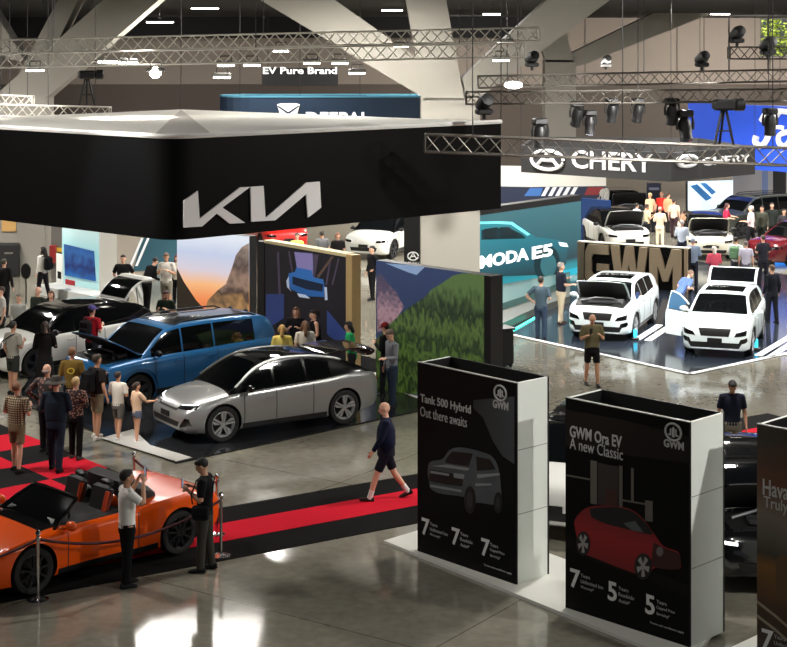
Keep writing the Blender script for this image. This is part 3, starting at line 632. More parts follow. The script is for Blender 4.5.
# orient: local x along the right-hand edge going away, local y to the left
ckr.rotation_euler = (0, 0, ang)
tag(ckr, 'red and black checked carpet tiles under the crowd at left', 'carpet')
DARKTILE = mat('black gloss floor', (30,31,33), .10, spec=.6, var=.25, scale=.8); PALEPATCH = mat('pale stand floor', (196,194,188), .2, var=.06, scale=2)
kst = tag(slab('stand_floor', [(14,402),(176,464),(432,409),(425,372),(250,330),(60,335)], 0, .035, DARKTILE), 'low black glossy stand floor under the silver and blue cars', 'stand floor', kind='structure')
tag(slab('floor_patch', [(101,440),(133,431),(150,447),(192,459.5),(176,463.2)], .036, .044, PALEPATCH), 'pale floor patch at the nose of the silver car', 'floor patch')  # pale patch laid on the black stand floor
tag(slab('floor_patch', [(366,376),(384,372),(423,389),(423,402),(396,392)], .036, .044, PALEPATCH), 'pale floor strip beside the man in jeans', 'floor patch')
NAVYF = mat('dark blue gloss floor', (38,44,54), .12, spec=.6, var=.2, scale=.7)
gst = tag(slab('display_floor', [(486,329),(690,374),(860,338),(860,286),(700,262),(520,290)], 0, .02, NAVYF), 'dark blue glossy display floor under the two white crossovers', 'display floor', kind='structure')
def pxline(name, a, b, w, z, m, par):
    a, b = G(*a), G(*b); d = (b-a).normalized(); n = Vector((-d.y, d.x, 0))*w/2; return slab(name, [a-n, b-n, b+n, a+n], z-.004, z+.006, m, parent=par)
WL = mat('white floor line', (232,236,240), .4)
pxline('border_line', (486,329.5), (690,374.5), .16, .02, WL, gst); pxline('border_line', (690,374.5), (860,338.5), .16, .02, WL, gst)
for a, b in (((642,341),(665,326)), ((764,357),(800,335))):
    for k in (-.16, .16):
        A, B = G(*a), G(*b); d = (B-A).normalized(); n = Vector((-d.y, d.x, 0))
        slab('bay_line', [A+n*(k-.1), B+n*(k-.1), B+n*(k+.1), A+n*(k+.1)], .016, .026, WL, parent=gst)
# ================================================================ HANGING BANNERS
def ringbox(name, corners, z0, z1, thick, m, parent, r=.0):
    """hollow fabric ring standing on plan corners"""
    mb = MB(); n = len(corners); c = sum(corners, Vector())/n
    inn = [p+(c-p).normalized()*thick for p in corners]
    rings = [[Vector((p.x,p.y,z)) for p in q] for q, z in ((corners,z0),(corners,z1),(inn,z1),(inn,z0),(corners,z0))]
    mb.loft(rings, cap=False); return mb.build(name, m, parent)
def cable(name, a, b, parent): return MB().tube(a, b-(b-a).normalized()*.03, .012, n=5).build('hanging_'+name, BLACK, parent)
KBLACK = mat('black banner fabric', (6,6,7), .45, spec=.15)
K0 = P(172,138,30); ktop = K0.z; kbot = P(172,241,30).z
K0 = Vector((K0.x, 30, 0)); K1 = P(501,120,36); K1.z = 0; K3 = K0+Vector((-.754,.657,0))*9.2; K2 = P(181,112,41.6); K2.z = 0
kb = empty('hanging_banner', (0,0,0), 0, 'big black hanging banner ring with white angular letters and pale fabric top', 'banner')
K0a = K0+(K3-K0).normalized()*.5; K0b = K0+(K1-K0).normalized()*.5
arc = [K0a*(1-t)**2+K0*(2*t*(1-t))+K0b*t**2 for t in [i/8 for i in range(9)]]
ko = ringbox('fabric_ring', arc+[K1, K2, K3], kbot, ktop, .16, KBLACK, kb); ko.data.polygons.foreach_set('use_smooth', [True]*len(ko.data.polygons)); ko.data.set_sharp_from_angle(angle=.6)
TOPF = mat('white stretch fabric', (226,224,216), .8, var=.02, scale=1.); TOPSHADE = mat('shaded top fabric', (176,172,164), .85)  # darker grey paints the shade of the less-lit facet of the top
def up(p, z): return Vector((p.x, p.y, z))
N1 = K0a+(K3-K0).normalized()*.05; N2 = K0b+(K1-K0).normalized()*.45
zt = ktop+.02; za = ktop+.05
def fab(name, pts, m, t=.02):
    mb = MB(); n = len(pts); mb.add(pts+[p-Vector((0,0,t)) for p in pts], [tuple(range(n)), tuple(range(2*n-1,n-1,-1))]+[(i, n+i, n+(i+1) % n, (i+1) % n) for i in range(n)]); return mb.build(name, m, kb)
A_ = up(K2, za+.02)
fab('fabric_top', [up(K3,zt), up(N1,zt), A_], TOPF); fab('fabric_top', [up(N2,zt), up(K1,zt), A_], TOPF); fab('fabric_shade', [up(N1,zt), up((K0a+K0b+K0*2)/4,zt), up(N2,zt), A_], TOPSHADE)
rim = MB(); rim.path([up(K3,zt)]+[up(p,zt) for p in arc]+[up(K1,zt)], .05, 6).build('white_rim', WHITE, kb)
lf_ = Face(K0, K1)
kz = lambda pts: [lf_.hit(150+x/3.595, 80+y/3.595) for x, y in pts]
K_M = lf_.M
lk = MB(); lk.prism(kz([(118,433),(168,397),(174,498),(320,385),(356,384),(256,458),(338,513),(284,516),(236,479),(183,526),(118,530)]), .03, K_M, off=.012).build('letter', LETTER, kb)
MB().prism(kz([(357,384),(404,380),(411,496),(558,368),(606,365),(611,458),(563,495),(557,410),(446,504),(360,509)]), .03, K_M, off=.012).build('letter', LETTER, kb)
for p in (K1, K2, K3): cable('cable', up(p, ktop), up(p, ZC), kb)
# dark-blue curved banner further back
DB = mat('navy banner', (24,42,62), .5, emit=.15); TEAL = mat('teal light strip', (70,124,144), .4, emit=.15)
db = empty('hanging_banner', (0,0,0), 0, 'navy curved hanging banner with teal edge behind the pale fabric top', 'banner')
Yd = 58; a, b = P(216,97,Yd), P(421,97,Yd); zt_, zb_ = a.z, P(216,128,Yd).z
cor = [Vector((a.x,Yd+1.5,0))]+[Vector((a.x+1.2-1.2*math.cos(t), Yd+1.2-1.2*math.sin(t), 0)) for t in [PI/2*i/6 for i in range(1,7)]]+[Vector((b.x,Yd,0)), Vector((b.x,Yd+2.2,0)), Vector((a.x+.8,Yd+2.2,0))]
ringbox('fabric_ring', cor, zb_, zt_, .15, DB, db)
ringbox('light_edge', [p+Vector((0,-.02,0)) for p in cor], zt_-.02, zt_+.05, .10, TEAL, db)
fd = Face((a.x+1.0,Yd-.0), (b.x,Yd)); em = MB()
q = lambda pts: fd.poly([(240+x/3.935, 50+y/3.935) for x, y in pts])
em.prism(q([(146,214),(160,210),(222,210),(236,214),(222,262),(212,290),(168,290)]), .03, fd.M, 0, off=.01); em.prism(q([(150,218),(190,244),(230,218),(233,222),(194,250),(194,290),(186,290),(186,250),(150,224)]), .02, fd.M, 1, off=.03)
em.build('emblem', [LETTER, DB], db)
x0, z0 = fd.hit(306,126); x1, z1 = fd.hit(370,112); lettering('DEEPAL', fd.M, mat('lit letters', (240,240,240), .5, emit=.7), db, x0, z0, x1-x0, z1-z0, .03, .02, off=.01)
for u in (240,300,360,410): cable('cable', P(u,97,Yd+.1), P(u,-3,Yd+.1), db)
# small black sign with white words
bs = empty('hanging_sign', (0,0,0), 0, 'small black hanging sign with a line of white words', 'sign'); Ys = 80
a, b = P(262,68,Ys), P(338,86,Ys); MB().box(((a.x+b.x)/2, Ys, (a.z+b.z)/2), (b.x-a.x, .2, a.z-b.z)).build('sign_board', BLACK, bs)
fs = Face((a.x,Ys-.1), (b.x,Ys-.1)); x0, z0 = fs.hit(263,74); x1, z1 = fs.hit(337,67); lettering('EV Pure Brand', fs.M, mat('lit letters', (240,240,240), .5, emit=.7), bs, x0, z0, x1-x0, z1-z0, .05, .02)
for u in (268,332): cable('cable', P(u,68,Ys), P(u,-11,Ys), bs)
# grey banner with oval emblem
cb = empty('hanging_banner', (0,0,0), 0, 'charcoal hanging banner with oval emblem and white letters on two faces', 'banner')
C0, C1, C2 = P(521,150,63), P(671,153,58.5), P(755,150,62)
CG = mat('charcoal banner', (46,46,47), .6); ztc, zbc = C1.z, P(671,182,58.5).z
g2 = lambda p: Vector((p.x, p.y, 0))
back = [g2(C2)+Vector((-1.,6,0)), g2(C0)+Vector((1.,6,0))]
ringbox('fabric_ring', [g2(C0), g2(C1), g2(C2)]+back, zbc, ztc, .15, CG, cb)
def oval_emblem(face, cx, cz, w, h, par, t=.05):
    m = MB(); pts = [Vector((cx+w/2*math.cos(2*PI*i/28), -.05, cz+h/2*math.sin(2*PI*i/28))) for i in range(28)]
    m.path([face.M @ p for p in pts if abs(p.x-cx) > w*.10 or p.z < cz], t, 6)
    m.path([face.M @ Vector(p) for p in ((cx-w*.32,-.05,cz-h*.30),(cx,-.05,cz+h*.38),(cx+w*.32,-.05,cz-h*.30))], t, 6); m.path([face.M @ Vector(p) for p in ((cx-w*.17,-.05,cz-h*.02),(cx+w*.17,-.05,cz-h*.02))], t, 6)
    return m.build('emblem', LETTER, par)
for (p0, p1, e, l) in ((C0, C1, (548,160,32,17), (572,168,653,154)), (C1, C2, (686,161,20,12), (702,166,750,154))):
    f_ = Face(p0, p1); cx, cz = f_.hit(e[0], e[1]); xa, za_ = f_.hit(e[0]-e[2]/2, e[1]+e[3]/2); xb, zb2 = f_.hit(e[0]+e[2]/2, e[1]-e[3]/2)
    oval_emblem(f_, cx, cz, xb-xa, zb2-za_, cb, .07)
    x0, z0 = f_.hit(l[0], l[1]); x1, z1 = f_.hit(l[2], l[3]); lettering('CHERY', f_.M, LETTER, cb, x0, z0, x1-x0, z1-z0, .03, .015)
for p in (C0, C1, C2): cable('cable', p, up(p, ZC), cb)
# blue banner at the right
fb = empty('hanging_banner', (0,0,0), 0, 'bright blue hanging banner with white script lettering at right', 'banner')
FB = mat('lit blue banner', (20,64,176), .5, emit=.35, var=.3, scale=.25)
F0, F1 = P(688,103,72), P(840,103,66); fz0, fz1 = P(688,165,72).z, F0.z
ff = Face(F0, F1); mb = MB(); mb.box((ff.w/2, .15, (fz0+fz1)/2), (ff.w, .3, fz1-fz0)); mb.v = [ff.M @ p for p in mb.v]; mb.build('banner_panel', FB, fb)
def script(pts, r, k=6): 
    pp = smooth_line([Vector((*ff.hit(*p), 0)) for p in pts], k); return MB().path([ff.M @ Vector((p.x, -.05, p.y)) for p in pp], r, 6).build('script_letter', LETTER, fb)
script([(757,136),(756,142),(761,146),(767,141),(771,130),(775,119),(780,112)], .14); script([(762,121),(768,113),(780,111),(795,113)], .13); script([(769,130),(777,127),(784,128)], .10)
script([(786,132),(780,136),(780,143),(785,146),(790,142),(791,135),(787,132),(784,134)], .12); script([(797,132),(796,146)], .12); script([(797,138),(803,132),(808,134)], .11)
for u in (700, 780): cable('cable', P(u,103,71), P(u,10,71), fb)
# ================================================================ STAND WALLS, SCREENS, POSTERS
def panel(name, label, cat, a, b, z1, thick, mats, group=None, z0=0., front=None, sides=None):
    """free-standing wall on the floor: a left, b right (seen from the front); returns root, face"""
    f_ = Face(a, b); root = empty(name, (a[0], a[1], 0), math.atan2(f_.x.y, f_.x.x), label, cat, group)
    f_.L = Face((0,0), (f_.w,0)); f_.world = f_
    MB().box((f_.w/2, thick/2+.012, (z0+z1)/2), (f_.w, thick, z1-z0)).build('wall_body', mats, root)
    if front: MB().box((f_.w/2, .006, (z0+z1)/2), (f_.w, .012, z1-z0)).build('print_face', front, root)
    return root, f_
def flat(f_, par, name, pts, m, off=.0, d=.004, px=True):
    return MB().prism(f_.poly(pts) if px else pts, d, None, 0, off=off).build(name, m, par)
# sunset screen
SKY = ramp_mat('sunset picture', [(0,(60,40,40)),(.8,(206,96,70)),(1.3,(240,140,84)),(1.75,(246,186,130)),(2.15,(216,206,216)),(2.6,(196,206,230)),(3.05,(226,232,242))], 'Z', emit=1.0, noise=.25, nscale=1.2)
r, f_ = panel('picture_screen', 'bright upright screen showing an orange sunset behind cliffs', 'screen', G(177,339), G(249,350), 3.05, .3, BLACK, front=SKY)
ROCK = ramp_mat('rock picture', [(.3,(80,66,34)),(.9,(190,150,60)),(1.3,(120,92,56)),(1.7,(196,150,96)),(2.1,(84,66,60)),(2.5,(170,140,120)),(2.9,(96,80,76)),(3.4,(180,160,146))], 'Z', emit=.75, noise=1.3, nscale=3.2)
flat(f_, r, 'cliff_picture', [(205,312),(208,300),(218,290),(226,284),(232,268),(236,255),(242,247),(249,243),(249,330),(205,330)], ROCK)
flat(f_, r, 'hill_picture', [(177,268),(184,282),(196,300),(206,311),(206,335),(177,332)], mat('hill picture', (70,60,48), .6, emit=.2))
# dark printed wall with a blue vehicle
TAN = mat('pale timber', (196,166,112), .6, var=.1, scale=4); DP = mat('dark print', (34,32,42), .5, var=.35, scale=2.)
a, b = Vector((P(265,0,42.2).x,42.2,0)), Vector((P(346,0,39.4).x,39.4,0))
r, f_ = panel('display_wall', 'dark printed display wall picturing a blue vehicle, pale timber top edge', 'display wall', a, b, 2.98, .22, DP, front=DP)
MB().box((f_.w/2, .12, 3.02), (f_.w+.02, .28, .08)).build('top_edge', mat('cream edge', (226,208,160), .5), r)
MB().box((f_.w+.14, .12, 1.52), (.25, .27, 3.05)).build('end_panel', TAN, r)
MB().box((-.19, .1, 1.5), (.34, .22, 3.0)).build('end_post', BLACK, r)
BP = ramp_mat('blue vehicle picture', [(1.0,(24,60,120)),(1.7,(34,96,170)),(2.3,(52,120,200))], 'Z', emit=.15)
z3 = lambda pts: [(260+x/6.558, 220+y/6.558) for x, y in pts]
flat(f_, r, 'beam_picture', z3([(225,210),(345,220),(350,360),(245,330)]), mat('violet light picture', (150,140,200), .5, emit=.15), d=.003)
flat(f_, r, 'beam_picture', z3([(350,225),(385,228),(360,380),(345,370)]), mat('violet dim picture', (96,86,112), .5), d=.003); flat(f_, r, 'beam_picture', z3([(470,238),(485,240),(385,380),(370,372)]), mat('tan dim picture', (120,98,84), .5), d=.003)
flat(f_, r, 'vehicle_picture', z3([(190,350),(230,340),(240,310),(340,330),(350,375),(415,390),(425,440),(420,505),(300,500),(205,455),(185,410)]), BP, off=.003)
flat(f_, r, 'vehicle_picture', z3([(215,370),(330,400),(415,420),(412,470),(310,455),(215,420)]), mat('vehicle dark picture', (20,40,74), .5), off=.007)
for pts in ([(175,400),(190,370),(195,450),(210,470),(180,440)], [(425,440),(440,440),(445,525),(428,525)], [(245,480),(300,490),(330,515),(260,505)]): flat(f_, r, 'vehicle_lamp_picture', z3(pts), mat('lamp picture', (200,214,236), .5, emit=.2), off=.008)
flat(f_, r, 'floor_picture', [(266,294),(284,294),(284,318),(266,330)], mat('blue floor picture', (52,74,140), .5, emit=.1)); flat(f_, r, 'floor_picture', [(327,310),(349,336),(349,352),(327,334)], mat('blue floor picture', (52,74,140), .5), d=.003)
flat(f_, r, 'stripe_picture', [(277,252),(279,252),(281,300),(279,300)], mat('violet dim picture', (96,86,112), .5)); 
for x0_ in (288,297,330,338): flat(f_, r, 'stripe_picture', [(x0_,248+(x0_-265)*.14),(x0_+1.5,248+(x0_-265)*.14),(x0_+1.5-(x0_-312)*.25,285),(x0_-(x0_-312)*.25,285)], MATS['violet dim picture'], d=.002)
# forest picture wall
FO = ramp_mat('forest picture', [(.3,(120,150,50)),(.8,(70,96,34)),(1.1,(22,36,18)),(1.35,(84,110,46)),(1.6,(24,40,22)),(1.9,(96,126,56)),(2.2,(30,50,30)),(2.6,(104,132,66)),(2.9,(34,52,36)),(3.6,(110,140,80))], 'Z', emit=.5, noise=1.7, nscale=8, zs=.4)
WAT = ramp_mat('lake picture', [(0,(46,58,86)),(1.4,(48,62,100)),(2.2,(50,66,104)),(3.3,(58,76,118))], 'Z', emit=.6, noise=.5, nscale=2)
BLO = ramp_mat('rock blossom picture', [(.5,(120,110,60)),(1.0,(214,180,160)),(1.4,(150,96,100)),(1.8,(224,190,180)),(2.2,(120,90,100)),(2.6,(190,150,160)),(3.2,(90,80,104))], 'Z', emit=.62, noise=1.6, nscale=9)
a, b = Vector((P(376,0,38.2).x,38.2,0)), Vector((P(484,0,35.7).x,35.7,0))
r, f_ = panel('picture_wall', 'tall picture wall of a green forested slope above a blue lake', 'picture wall', a, b, 3.06, .3, BLACK, front=WAT)
z1_ = lambda pts: [(360+x/4.63, 240+y/4.63) for x, y in pts]
flat(f_, r, 'rock_picture', z1_([(78,165),(100,160),(130,200),(165,235),(205,310),(170,360),(130,400),(80,430)]), BLO)
fo = [(130,395),(180,350),(230,310),(300,265),(330,230),(380,200),(430,165),(470,155),(520,155),(578,165)]
flat(f_, r, 'forest_picture', z1_(fo)+[(484,392),(376,395),(376,340)], FO)
flat(f_, r, 'sky_picture', z1_([(120,108),(175,112),(250,118),(300,125),(262,162),(225,150),(170,128)]), mat('pale sky picture', (150,178,216), .5, emit=.35))
MB().box((f_.w+.12, .18, 1.53), (.2, .40, 3.06)).build('end_post', BLACK, r)
# teal screen with white letters
a, b = Vector((P(470,0,52.2).x,52.2,0)), Vector((P(581,0,57.5).x,57.5,0))
zt = P(581,201,57.5).z
TL = ramp_mat('teal screen picture', [(0,(40,176,190)),(.42,(26,146,162)),(.62,(16,62,74)),(1.2,(36,100,112)),(zt,(66,128,138))], 'Z', emit=.9)
r, f_ = panel('led_screen', 'big teal screen showing a car behind white letters', 'screen', a, b, zt, .35, BLACK, front=TL)
MB().box((f_.w/2, .2, zt+.11), (f_.w, .4, .22)).build('screen_header', BLACK, r)
q2 = lambda pts: [(480+x/3.594, 180+y/3.594) for x, y in pts]
TC = ramp_mat('teal car picture', [(.35,(12,66,78)),(.9,(18,104,120)),(1.3,(24,128,146)),(2.2,(44,160,174))], 'Z', emit=.85)
flat(f_, r, 'car_picture', q2([(-40,165),(5,160),(60,155),(110,155),(150,170),(200,205),(280,215),(315,230),(310,300),(270,340),(-40,350)]), TC)
flat(f_, r, 'car_picture', q2([(5,180),(60,172),(105,172),(150,195),(165,210),(5,215)]), mat('teal dark picture', (10,52,62), .4), off=.005); flat(f_, r, 'car_picture', q2([(-40,150),(60,148),(115,150),(180,195),(170,200),(110,160),(60,157),(-40,160)]), mat('teal bright picture', (120,220,226), .4, emit=.7), off=.006)
E_ = lambda cx, cy, rx, ry: [(cx+rx*math.cos(2*PI*i/24), cy+ry*math.sin(2*PI*i/24)) for i in range(24)]
flat(f_, r, 'wheel_picture', E_(547,264,13,19), mat('teal dark picture', (10,52,62), .4), off=.006); flat(f_, r, 'wheel_picture', E_(548,265,8,12), mat('teal grey picture', (50,110,122), .4, emit=.3), off=.011)
flat(f_, r, 'lamp_picture', [(558,242),(566,243),(568,247),(560,246)], mat('lamp picture lit', (220,240,240), .4, emit=1.), off=.012)
flat(f_, r, 'floor_picture', [(470,290),(500,286),(545,276),(581,266),(581,272),(545,284),(470,305)], mat('cyan floor picture', (20,150,176), .4, emit=.6), off=.003)
for pts in ([(500,227),(509,227),(517,235),(517,238),(500,238)],[(484,229),(497,227),(497,238),(484,239)]): flat(f_, r, 'window_picture', pts, mat('teal deep picture', (8,40,50), .3), off=.009)
WLIT = mat('lit white letters', (240,244,244), .4, emit=1.3)
for word, (ua, va, vb, ub) in (('OMODA', (465,271.5,258.5,528)), ('E5', (531.5,259.5,247,552))):
    x0, z0 = f_.hit(ua, va); z1 = f_.hit(ua, vb)[1]; x1 = f_.hit(ub, va)[0]; lettering(word, Matrix.Identity(4), WLIT, r, x0, z0, x1-x0, z1-z0, .02, .03, off=.014)
# grey stepped plinth and glowing floor edge before it
pl = empty('stage_step', (0,0,0), 0, 'low grey stage in front of the teal screen', 'stage')
slab('step', [G(484,330),G(500,332),G(534,316),G(570,303),G(570,288),G(487,305)], 0, .22, mat('stage grey', (70,74,70), .4), parent=pl)
slab('step', [G(484,318),G(500,318),G(540,304),G(570,291),G(570,284),G(487,300)], .2, .42, mat('stage teal', (54,92,90), .3), parent=pl)
a, b = G(508,333.5), G(535,318); tag(MB().tube(a+Vector((0,-.1,.03)), b+Vector((0,-.1,.03)), .03, n=6).build('light_strip', mat('cyan light strip', (60,240,210), .4, emit=4.)), 'glowing cyan light strip along the grey stage edge', 'light strip')
# back stand with white fascia and dark stripe panels
a, b = G(470,212), G(606,214); r, f_ = panel('stand_wall', 'far white stand wall with slanted white stripes on blue', 'stand wall', a, b, P(500,166,a.y).z, .3, mat('stand white', (222,220,212), .6), group=None)
flat(f_, r, 'dark_band', [(486,200),(486,186),(530,187),(606,186),(606,212),(486,213)], mat('band navy', (30,40,66), .5))
for i in range(5): flat(f_, r, 'slanted_stripe', [(541+i*7,196),(546+i*7,187),(550+i*7,187),(545+i*7,196)], mat('stripe white', (226,228,234), .5), off=.005)
flat(f_, r, 'blue_block', [(524,196),(530,188),(543,188),(540,196)], mat('block blue', (60,110,180), .5), off=.005); flat(f_, r, 'red_block', [(584,195),(588,187),(604,187),(604,195)], mat('block red', (130,40,44), .5), off=.005)
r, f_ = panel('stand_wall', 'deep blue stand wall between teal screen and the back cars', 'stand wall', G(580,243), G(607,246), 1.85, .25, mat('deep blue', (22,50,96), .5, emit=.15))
# tan letter sign
a, b = G(578,284), G(688,292.5); r, f_ = panel('letter_sign', 'freestanding sign of big tan block letters on black', 'sign', a, b, 1.44, .30, mat('sign black', (7,7,7), .6, spec=.1))
TANL = mat('tan letter face', (140,122,98), .6)
m = MB(); w_ = f_.w
m.box((w_/2, .14, 1.455), (w_+.04, .32, .03)); m.build('top_cap', mat('cap white', (206,200,188), .5), r)
m = MB(); m.box((.12,-.02,.72),(.24,.08,1.44)); m.build('end_frame', TANL, r); MB().box((w_-.06,-.02,.72),(.12,.08,1.44)).build('end_frame', TANL, r)
def blk(x0, wd, polys): 
    mb = MB()
    for p in polys: mb.prism([(x0+px*wd, .05+pz*1.36) for px, pz in p], .12, None, 0, off=.0)
    mb.build('block_letter', TANL, r)
lw = (w_-.5)
blk(.3, lw*.25, [[(.0,.2),(.12,0),(.9,0),(1,.14),(1,.52),(.5,.52),(.5,.34),(.72,.34),(.72,.24),(.34,.24),(.26,.34),(.26,.66),(.34,.76),(1,.76),(1,1),(.14,1),(0,.8)]])
blk(.3+lw*.27, lw*.39, [[(0,1),(.22,1),(.30,.42),(.40,1),(.60,1),(.70,.42),(.78,1),(1,1),(.84,0),(.62,0),(.5,.56),(.38,0),(.16,0)]])
blk(.3+lw*.675, lw*.325, [[(0,0),(0,1),(.3,1),(.5,.5),(.7,1),(1,1),(1,0),(.74,0),(.74,.58),(.58,.2),(.42,.2),(.26,.58),(.26,0)]])
# left kiosk: white booth with a blue screen
BW = mat('booth white', (214,216,212), .5); 
a, b = G(62,292), G(100,299.5); r, f_ = panel('display_booth', 'white display booth with a blue screen on its pale cyan front', 'booth', a, b, 2.75, .6, BW, front=ramp_mat('cyan booth face', [(0,(190,224,224)),(1.3,(150,206,212)),(2.75,(214,226,224))], 'Z', emit=.25))
scr = flat(f_, r, 'screen', [(65,244),(94,251),(96,281),(66,275)], ramp_mat('blue screen picture', [(.7,(40,150,200)),(1.2,(24,100,180)),(1.6,(16,40,110)),(2.0,(50,110,180)),(2.5,(24,60,130))], 'Z', emit=.8, noise=1.2, nscale=2.5), d=.05)
flat(f_, r, 'info_label', [(57,253),(63.5,254.5),(63.5,288),(57,286)], mat('label white', (232,232,226), .6, emit=.15), d=.03); flat(f_, r, 'red_label', [(66,279),(75,281),(75,287),(66,285)], mat('label red', (170,40,50), .6), d=.03)
flat(f_, r, 'info_picture', [(58.5,271),(62,272),(62,279),(58.5,278)], BLACK, off=.03, d=.01)
MB().box((f_.w/2+.25, -.45, .15), (f_.w+1.0, .8, .30)).build('plinth', BW, r)
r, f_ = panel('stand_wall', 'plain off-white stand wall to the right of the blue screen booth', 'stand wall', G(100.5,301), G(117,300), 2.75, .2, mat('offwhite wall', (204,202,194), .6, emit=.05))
r, f_ = panel('stand_wall', 'dark teal stand wall with two slanted white stripes', 'stand wall', G(112,276), G(186,270), 2.7, .25, mat('taupe wall', (150,142,130), .6))
flat(f_, r, 'teal_panel', [(142,238),(133,271),(185,270),(185,236)], mat('deep teal', (26,72,86), .5))
for k in (0, 6): flat(f_, r, 'slanted_stripe', [(129+k,266),(141+k,238),(143.5+k,238),(131.5+k,266)], mat('stripe white', (226,228,234), .5), off=.005)
# grey column with red cabinet, black speaker cabinet
r, f_ = panel('service_post', 'grey service post with yellow sign and red cabinet beside the booth', 'post', G(51,281), G(65,281), 3.0, .5, mat('post grey', (84,80,76), .7))
flat(f_, r, 'yellow_sign', [(53,247),(62,248),(62,252),(53,251)], mat('sign yellow', (190,150,40), .5), d=.04); MB().box((f_.w*.2, -.1, .95), (f_.w*.45, .2, .6)).build('red_cabinet', mat('cabinet red', (120,26,26), .4), r)
c = G(9,276); m = MB(); m.bevbox((0,0,.58), (.75,.6,1.16), .04); r = empty('equipment_case', (c.x, c.y, 0), .2, 'black equipment case standing by the beige pillar at far left', 'case'); m.build('case_body', BLACK, r); MB().box((0,-.31,.85),(.3,.03,.06)).build('handle', STEEL, r)
nt_ = struct(MB().box((P(8,226,56.8).x, 56.95, P(8,226,56.8).z), (.5,.03,.42)).build('trim_23', mat('notice tan', (190,150,90), .6)))
# black bin behind picture wall
c = G(500,366); r = empty('equipment_case', (c.x, c.y, 0), .4, 'black wheeled case behind the forest picture wall', 'case'); m = MB(); m.bevbox((0,0,.5),(.55,.55,.9),.04); m.build('case_body', BLACK, r); m = MB(); m.box((0,0,.97),(.6,.6,.05)); m.build('lid', BLACK, r)
for sx in (-1,1):
    for sy in (-1,1): MB().tube((sx*.2-.02,sy*.2,.05),(sx*.2+.02,sy*.2,.05),.05,n=10).build('caster', RUBBER, r)
# bright stand panel and grey pillars at far right
r, f_ = panel('picture_screen', 'small far screen of white and sky-blue shapes behind the cream saloon', 'screen', G(688,228), G(733,226), P(700,181,72).z, .2, BLACK, front=mat('sky screen', (210,228,240), .4, emit=.9, var=.35, scale=.5))
for pts in ([(690,186),(697,184),(712,198),(706,201)], [(700,183),(706,183),(716,192),(712,195)]): flat(f_, r, 'blue_shape', pts, mat('sky blue shape', (60,120,180), .4, emit=.5))
r, f_ = panel('stand_wall', 'far grey stand wall with a dark doorway at right', 'stand wall', G(733,222), G(800,222), P(740,160,74).z, .3, mat('stand grey', (176,174,168), .6))
flat(f_, r, 'dark_doorway', [(773,170),(786,170),(786,200),(773,200)], BLACK); flat(f_, r, 'blue_trim', [(762,166),(768,166),(768,200),(762,200)], mat('trim blue', (120,140,180), .5))
r, f_ = panel('information_screen', 'small bright blue screen at the right edge', 'screen', G(775,257), G(795,257), 1.0, .12, BLACK, front=mat('bright blue screen', (50,130,230), .4, emit=.9))
r, f_ = panel('notice_board', 'navy display panel beside the far black car', 'panel', G(647,226), G(661,226), P(650,184,72).z, .12, mat('navy panel', (16,22,48), .5)); 
flat(f_, r, 'white_mark', [(649,187.5),(659,187.5),(659,190),(649,190)], mat('mark grey', (120,124,150), .5))
# ---------------------------------------------------------------- tall poster boxes
PRINT = mat('black print', (11,11,12), .5, var=.2, scale=1.5, spec=.12); SIDEW = mat('white laminate', (226,230,224), .5); SEAM = mat('seam grey', (150,152,148), .6)
base = tag(slab('poster_base', [G(384,543.5), G(690,668), G(724,620), G(455,522)], 0, .05, mat('base white', (222,222,214), .4)), 'thin white base board under the tall poster boxes', 'base')
GREYT = mat('poster grey letters', (178,178,176), .6); WHT = mat('poster white letters', (226,226,224), .6)
def soft(pts, k=4):
    q = pts[-2:]+pts+pts[:2]; o = smooth_line([Vector((*p, 0)) for p in q], k)[2*k:-2*k-1]; return [(p.x, p.y) for p in o]
def poster(name, label, pa, pb, pc, h, front=PRINT, width=None):
    a, b, c = G(*pa), G(*pb), G(*pc); f_ = Face(a, b); d = (c-b).length; nin = -f_.n
    root = empty(name, (a.x, a.y, .05), math.atan2(f_.x.y, f_.x.x), label, 'poster'); z1 = h-.05; w = width or f_.w; t = .04
    f_.o.z = .05
    MB().box((w/2, t/2, z1/2), (w, t, z1)).build('front_panel', front, root); MB().box((w/2, d-t/2, z1/2), (w, t, z1)).build('back_panel', BLACK, root)
    for x, n in ((w-t/2, 1), (t/2, 0)):
        s = MB().box((x, d/2, z1/2), (t, d-2*t-.002, z1)).build('side_panel', SIDEW, root)
        if n:
            for k in (.345, .665): MB().box((x+t/2, d/2, z1*k), (.006, d-.1, .012)).build('seam', SEAM, s)
    MB().box((w/2, t/2, z1+.006), (w, t+.01, .012)).build('edge_highlight', mat('edge highlight grey', (170,170,166), .4), root)  # pale strip paints the highlight along the top front edge
    for x in (w-t-.006, t+.006): MB().box((x, d/2, z1/2), (.008, d-2*t-.01, z1-.01)).build('inner_liner', BLACK, root)
    MB().box((w/2, d/2, z1-.7), (w-2*t-.004, d-2*t-.004, .03)).build('inner_shelf', BLACK, root)
    return root, f_
